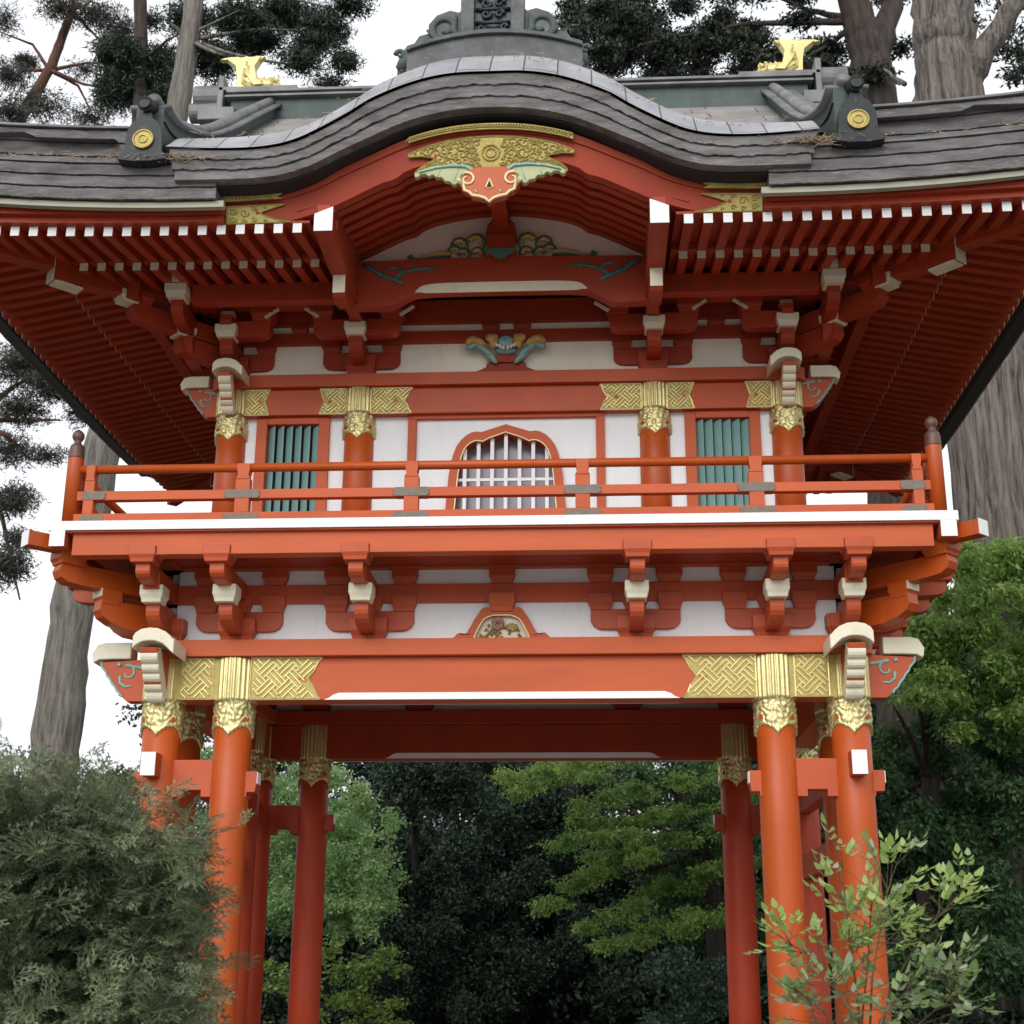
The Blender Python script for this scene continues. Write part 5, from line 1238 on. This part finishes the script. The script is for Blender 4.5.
def sprays(name, m, parent, P, D, S_, seed):
    g = np.random.default_rng(seed); prot = [spray_proto(k) for k in range(5)]; V = []
    for p, d, s in zip(P, D, S_):
        d = d/np.linalg.norm(d); r = g.normal(size=3)*.6+np.array([0, 0, 1]); y = np.cross(r, d); y /= np.linalg.norm(y); z = np.cross(d, y)
        q = prot[g.integers(5)]; xx = q[..., 0]; bend = -.32*xx**2
        V.append(p+s*(xx[..., None]*d+q[..., 1][..., None]*y+(q[..., 2]+bend)[..., None]*z))
    V = np.concatenate(V).reshape(-1, 3); return raw(name, m, parent, V, 4)
YS = -4.6
OUTL = [(-40, 748), (0, 748), (30, 752), (60, 762), (95, 760), (120, 775), (150, 800), (185, 815), (205, 830), (222, 870), (228, 900), (232, 950), (226, 1000), (215, 1040)]
OUTL = [(x-(30 if y > 850 else 12) if x > 0 else x, y+8) for x, y in OUTL]
def xmax(y):                                      # silhouette of the bush in the picture -> used once to shape its crown
    best = -60
    for (xa, ya), (xb, yb_) in zip(OUTL, OUTL[1:]):
        if min(ya, yb_) <= y <= max(ya, yb_) and ya != yb_: best = max(best, xa+(xb-xa)*(y-ya)/(yb_-ya))
    return best
shr = thing('conifer_shrub', tuple(Vector((at(60, 1000, YS).x-.1, YS, 0))), 'bushy grey green conifer shrub with feathery sprays in the left foreground', 'shrub')
bP, bD, bS = [], [], []
cen = at(30, 1060, YS+.2)
tb = MB()
for i in range(190):
    y = random.uniform(755, 1060); xm = xmax(min(1035, y))
    x = random.uniform(-60, xm-6) if random.random() < .55 else xm-random.gauss(10, 20)
    yy = YS+random.uniform(-.55, .55)*(1-.3*(x/230)); tip = at(x, y, yy)
    st = Vector((cen.x+random.uniform(-.15, .15), YS+.2, max(.3, tip.z-random.uniform(.35, .8)))); mid = (st+tip)/2+Vector((0, 0, -.04))
    tb.tube([st, mid, tip], [.010, .006, .002], 5)
    for k in range(36):
        t_ = random.uniform(.35, 1.0); p = (st.lerp(mid, t_*2) if t_ < .5 else mid.lerp(tip, t_*2-1)); q = p+Vector((random.gauss(0, .05), random.gauss(0, .06), random.gauss(0, .05)))
        dd = (tip-st).normalized()*.8+Vector((random.gauss(.1, .6), random.gauss(-.25, .5), random.gauss(-.05, .5)))
        bP.append(np.array(q)); bD.append(np.array(dd)); bS.append(random.uniform(.07, .19))
JUN = leaf_mat('juniper_sprays', (.035, .055, .03), (.15, .20, .11), (.48, .50, .28), .35, .45, ns=7, rnd=.3)
sprays('foliage', JUN, shr, bP, bD, bS, 3)
o = _b(tb, 'branches', BARKB, shr, 0); o.matrix_parent_inverse = Matrix.Translation(-Vector(shr.location))
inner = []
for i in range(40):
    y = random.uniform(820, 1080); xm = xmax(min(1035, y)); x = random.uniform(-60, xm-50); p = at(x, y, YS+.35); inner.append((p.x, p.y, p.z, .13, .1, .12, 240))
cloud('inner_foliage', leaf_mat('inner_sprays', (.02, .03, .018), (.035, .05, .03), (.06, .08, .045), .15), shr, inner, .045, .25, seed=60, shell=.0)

# ------------------------------------------------------------------ nandina (right foreground)
YN = -4.2
nan_ = thing('nandina_bush', (at(860, 1000, YN).x, YN, 0), 'young bamboo like shrub with pointed bright green leaflets in front of the right columns', 'shrub')
NL1 = leaf_mat('nandina_young_leaves', (.20, .34, .07), (.36, .52, .15), (.58, .68, .30), .45, .4)
NL2 = leaf_mat('nandina_old_leaves', (.14, .26, .07), (.24, .36, .13), (.44, .50, .36), .35, .35)
st = MB(); LV = {0: [], 1: []}
def leaflet(kind, p, d, L):
    d = d.normalized(); s = d.cross(Vector((0, 0, 1)))
    if s.length < .1: s = Vector((1, 0, 0))
    s = (s.normalized()+Vector((random.gauss(0, .25), random.gauss(0, .25), random.gauss(0, .35)))).normalized(); s = (s-d*s.dot(d)).normalized(); n = d.cross(s)*.12*L
    w = L*.30
    a, b, c, e = p, p+d*L*.32+s*w+n, p+d*L*.72+s*w*.62+n*.6, p+d*L
    f, h = p+d*L*.32-s*w+n, p+d*L*.72-s*w*.62+n*.6; m1, m2 = p+d*L*.32, p+d*L*.72-n*.3
    for q in ((a, m1, m1, b), (m1, m2, c, b), (m2, e, e, c), (a, f, m1, m1), (f, h, m2, m1), (h, e, m2, m2)): pass
    LV[kind].append([a, b, c, e, h, f])
def frond(kind, p, d, L, n=5):
    d = d.normalized(); side = d.cross(Vector((0, -.4, 1))).normalized()
    st.tube([p, p+d*L], [.0018, .001], 4)
    for i in range(n):
        q = p+d*L*(.25+.75*i/n)
        for s in (-1, 1): leaflet(kind, q, d*.8+side*s*random.uniform(.5, .9)+Vector((0, 0, random.uniform(-.15, .3))), L*random.uniform(.5, .68))
    leaflet(kind, p+d*L, d, L*.68)
STEMS = [((862, 1080), (858, 1000), (848, 930), (842, 862)), ((868, 1080), (872, 980), (885, 900), (897, 862)), ((872, 1080), (890, 990), (925, 930), (970, 885)), ((860, 1080), (850, 1010), (820, 960), (785, 942)),
         ((868, 1080), (880, 1020), (912, 985), (955, 968)), ((864, 1080), (862, 1020), (868, 960), (872, 900)), ((870, 1080), (900, 1040), (935, 1010), (965, 1000)), ((862, 1080), (845, 1040), (822, 1010), (808, 1000))]
for si, sp in enumerate(STEMS):
    pts = [at(x, y, YN+random.uniform(-.12, .12)) for x, y in sp]; st.tube(pts, [.006, .0045, .003, .0015], 6)
    for j in range(27):
        t_ = random.uniform(.3, 1)**.8; k = min(2, int(t_*3)); p = pts[k].lerp(pts[k+1], t_*3-k)
        base = (pts[-1]-pts[-2]).normalized(); d = base*.5+Vector((random.gauss(0, .8), random.gauss(0, .5), random.gauss(.25, .5)))
        low = p.z < at(860, 965, YN).z
        e = p+d.normalized()*random.uniform(.02, .14); st.tube([p, e], [.002, .0012], 4)
        frond(1 if (low or random.random() < .15) else 0, e, d, random.uniform(.06, .10), random.choice((2, 2, 3)))
for kind, m in ((0, NL1), (1, NL2)):
    V = np.array([[tuple(v) for v in l] for l in LV[kind]]).reshape(-1, 3); raw('young_leaves' if kind == 0 else 'old_leaves', m, nan_, V, 6)
o = _b(st, 'stems', bark_mat('nandina_stem', (.10, .08, .04), (.20, .16, .08)), nan_, 0); o.matrix_parent_inverse = Matrix.Translation(-Vector(nan_.location))
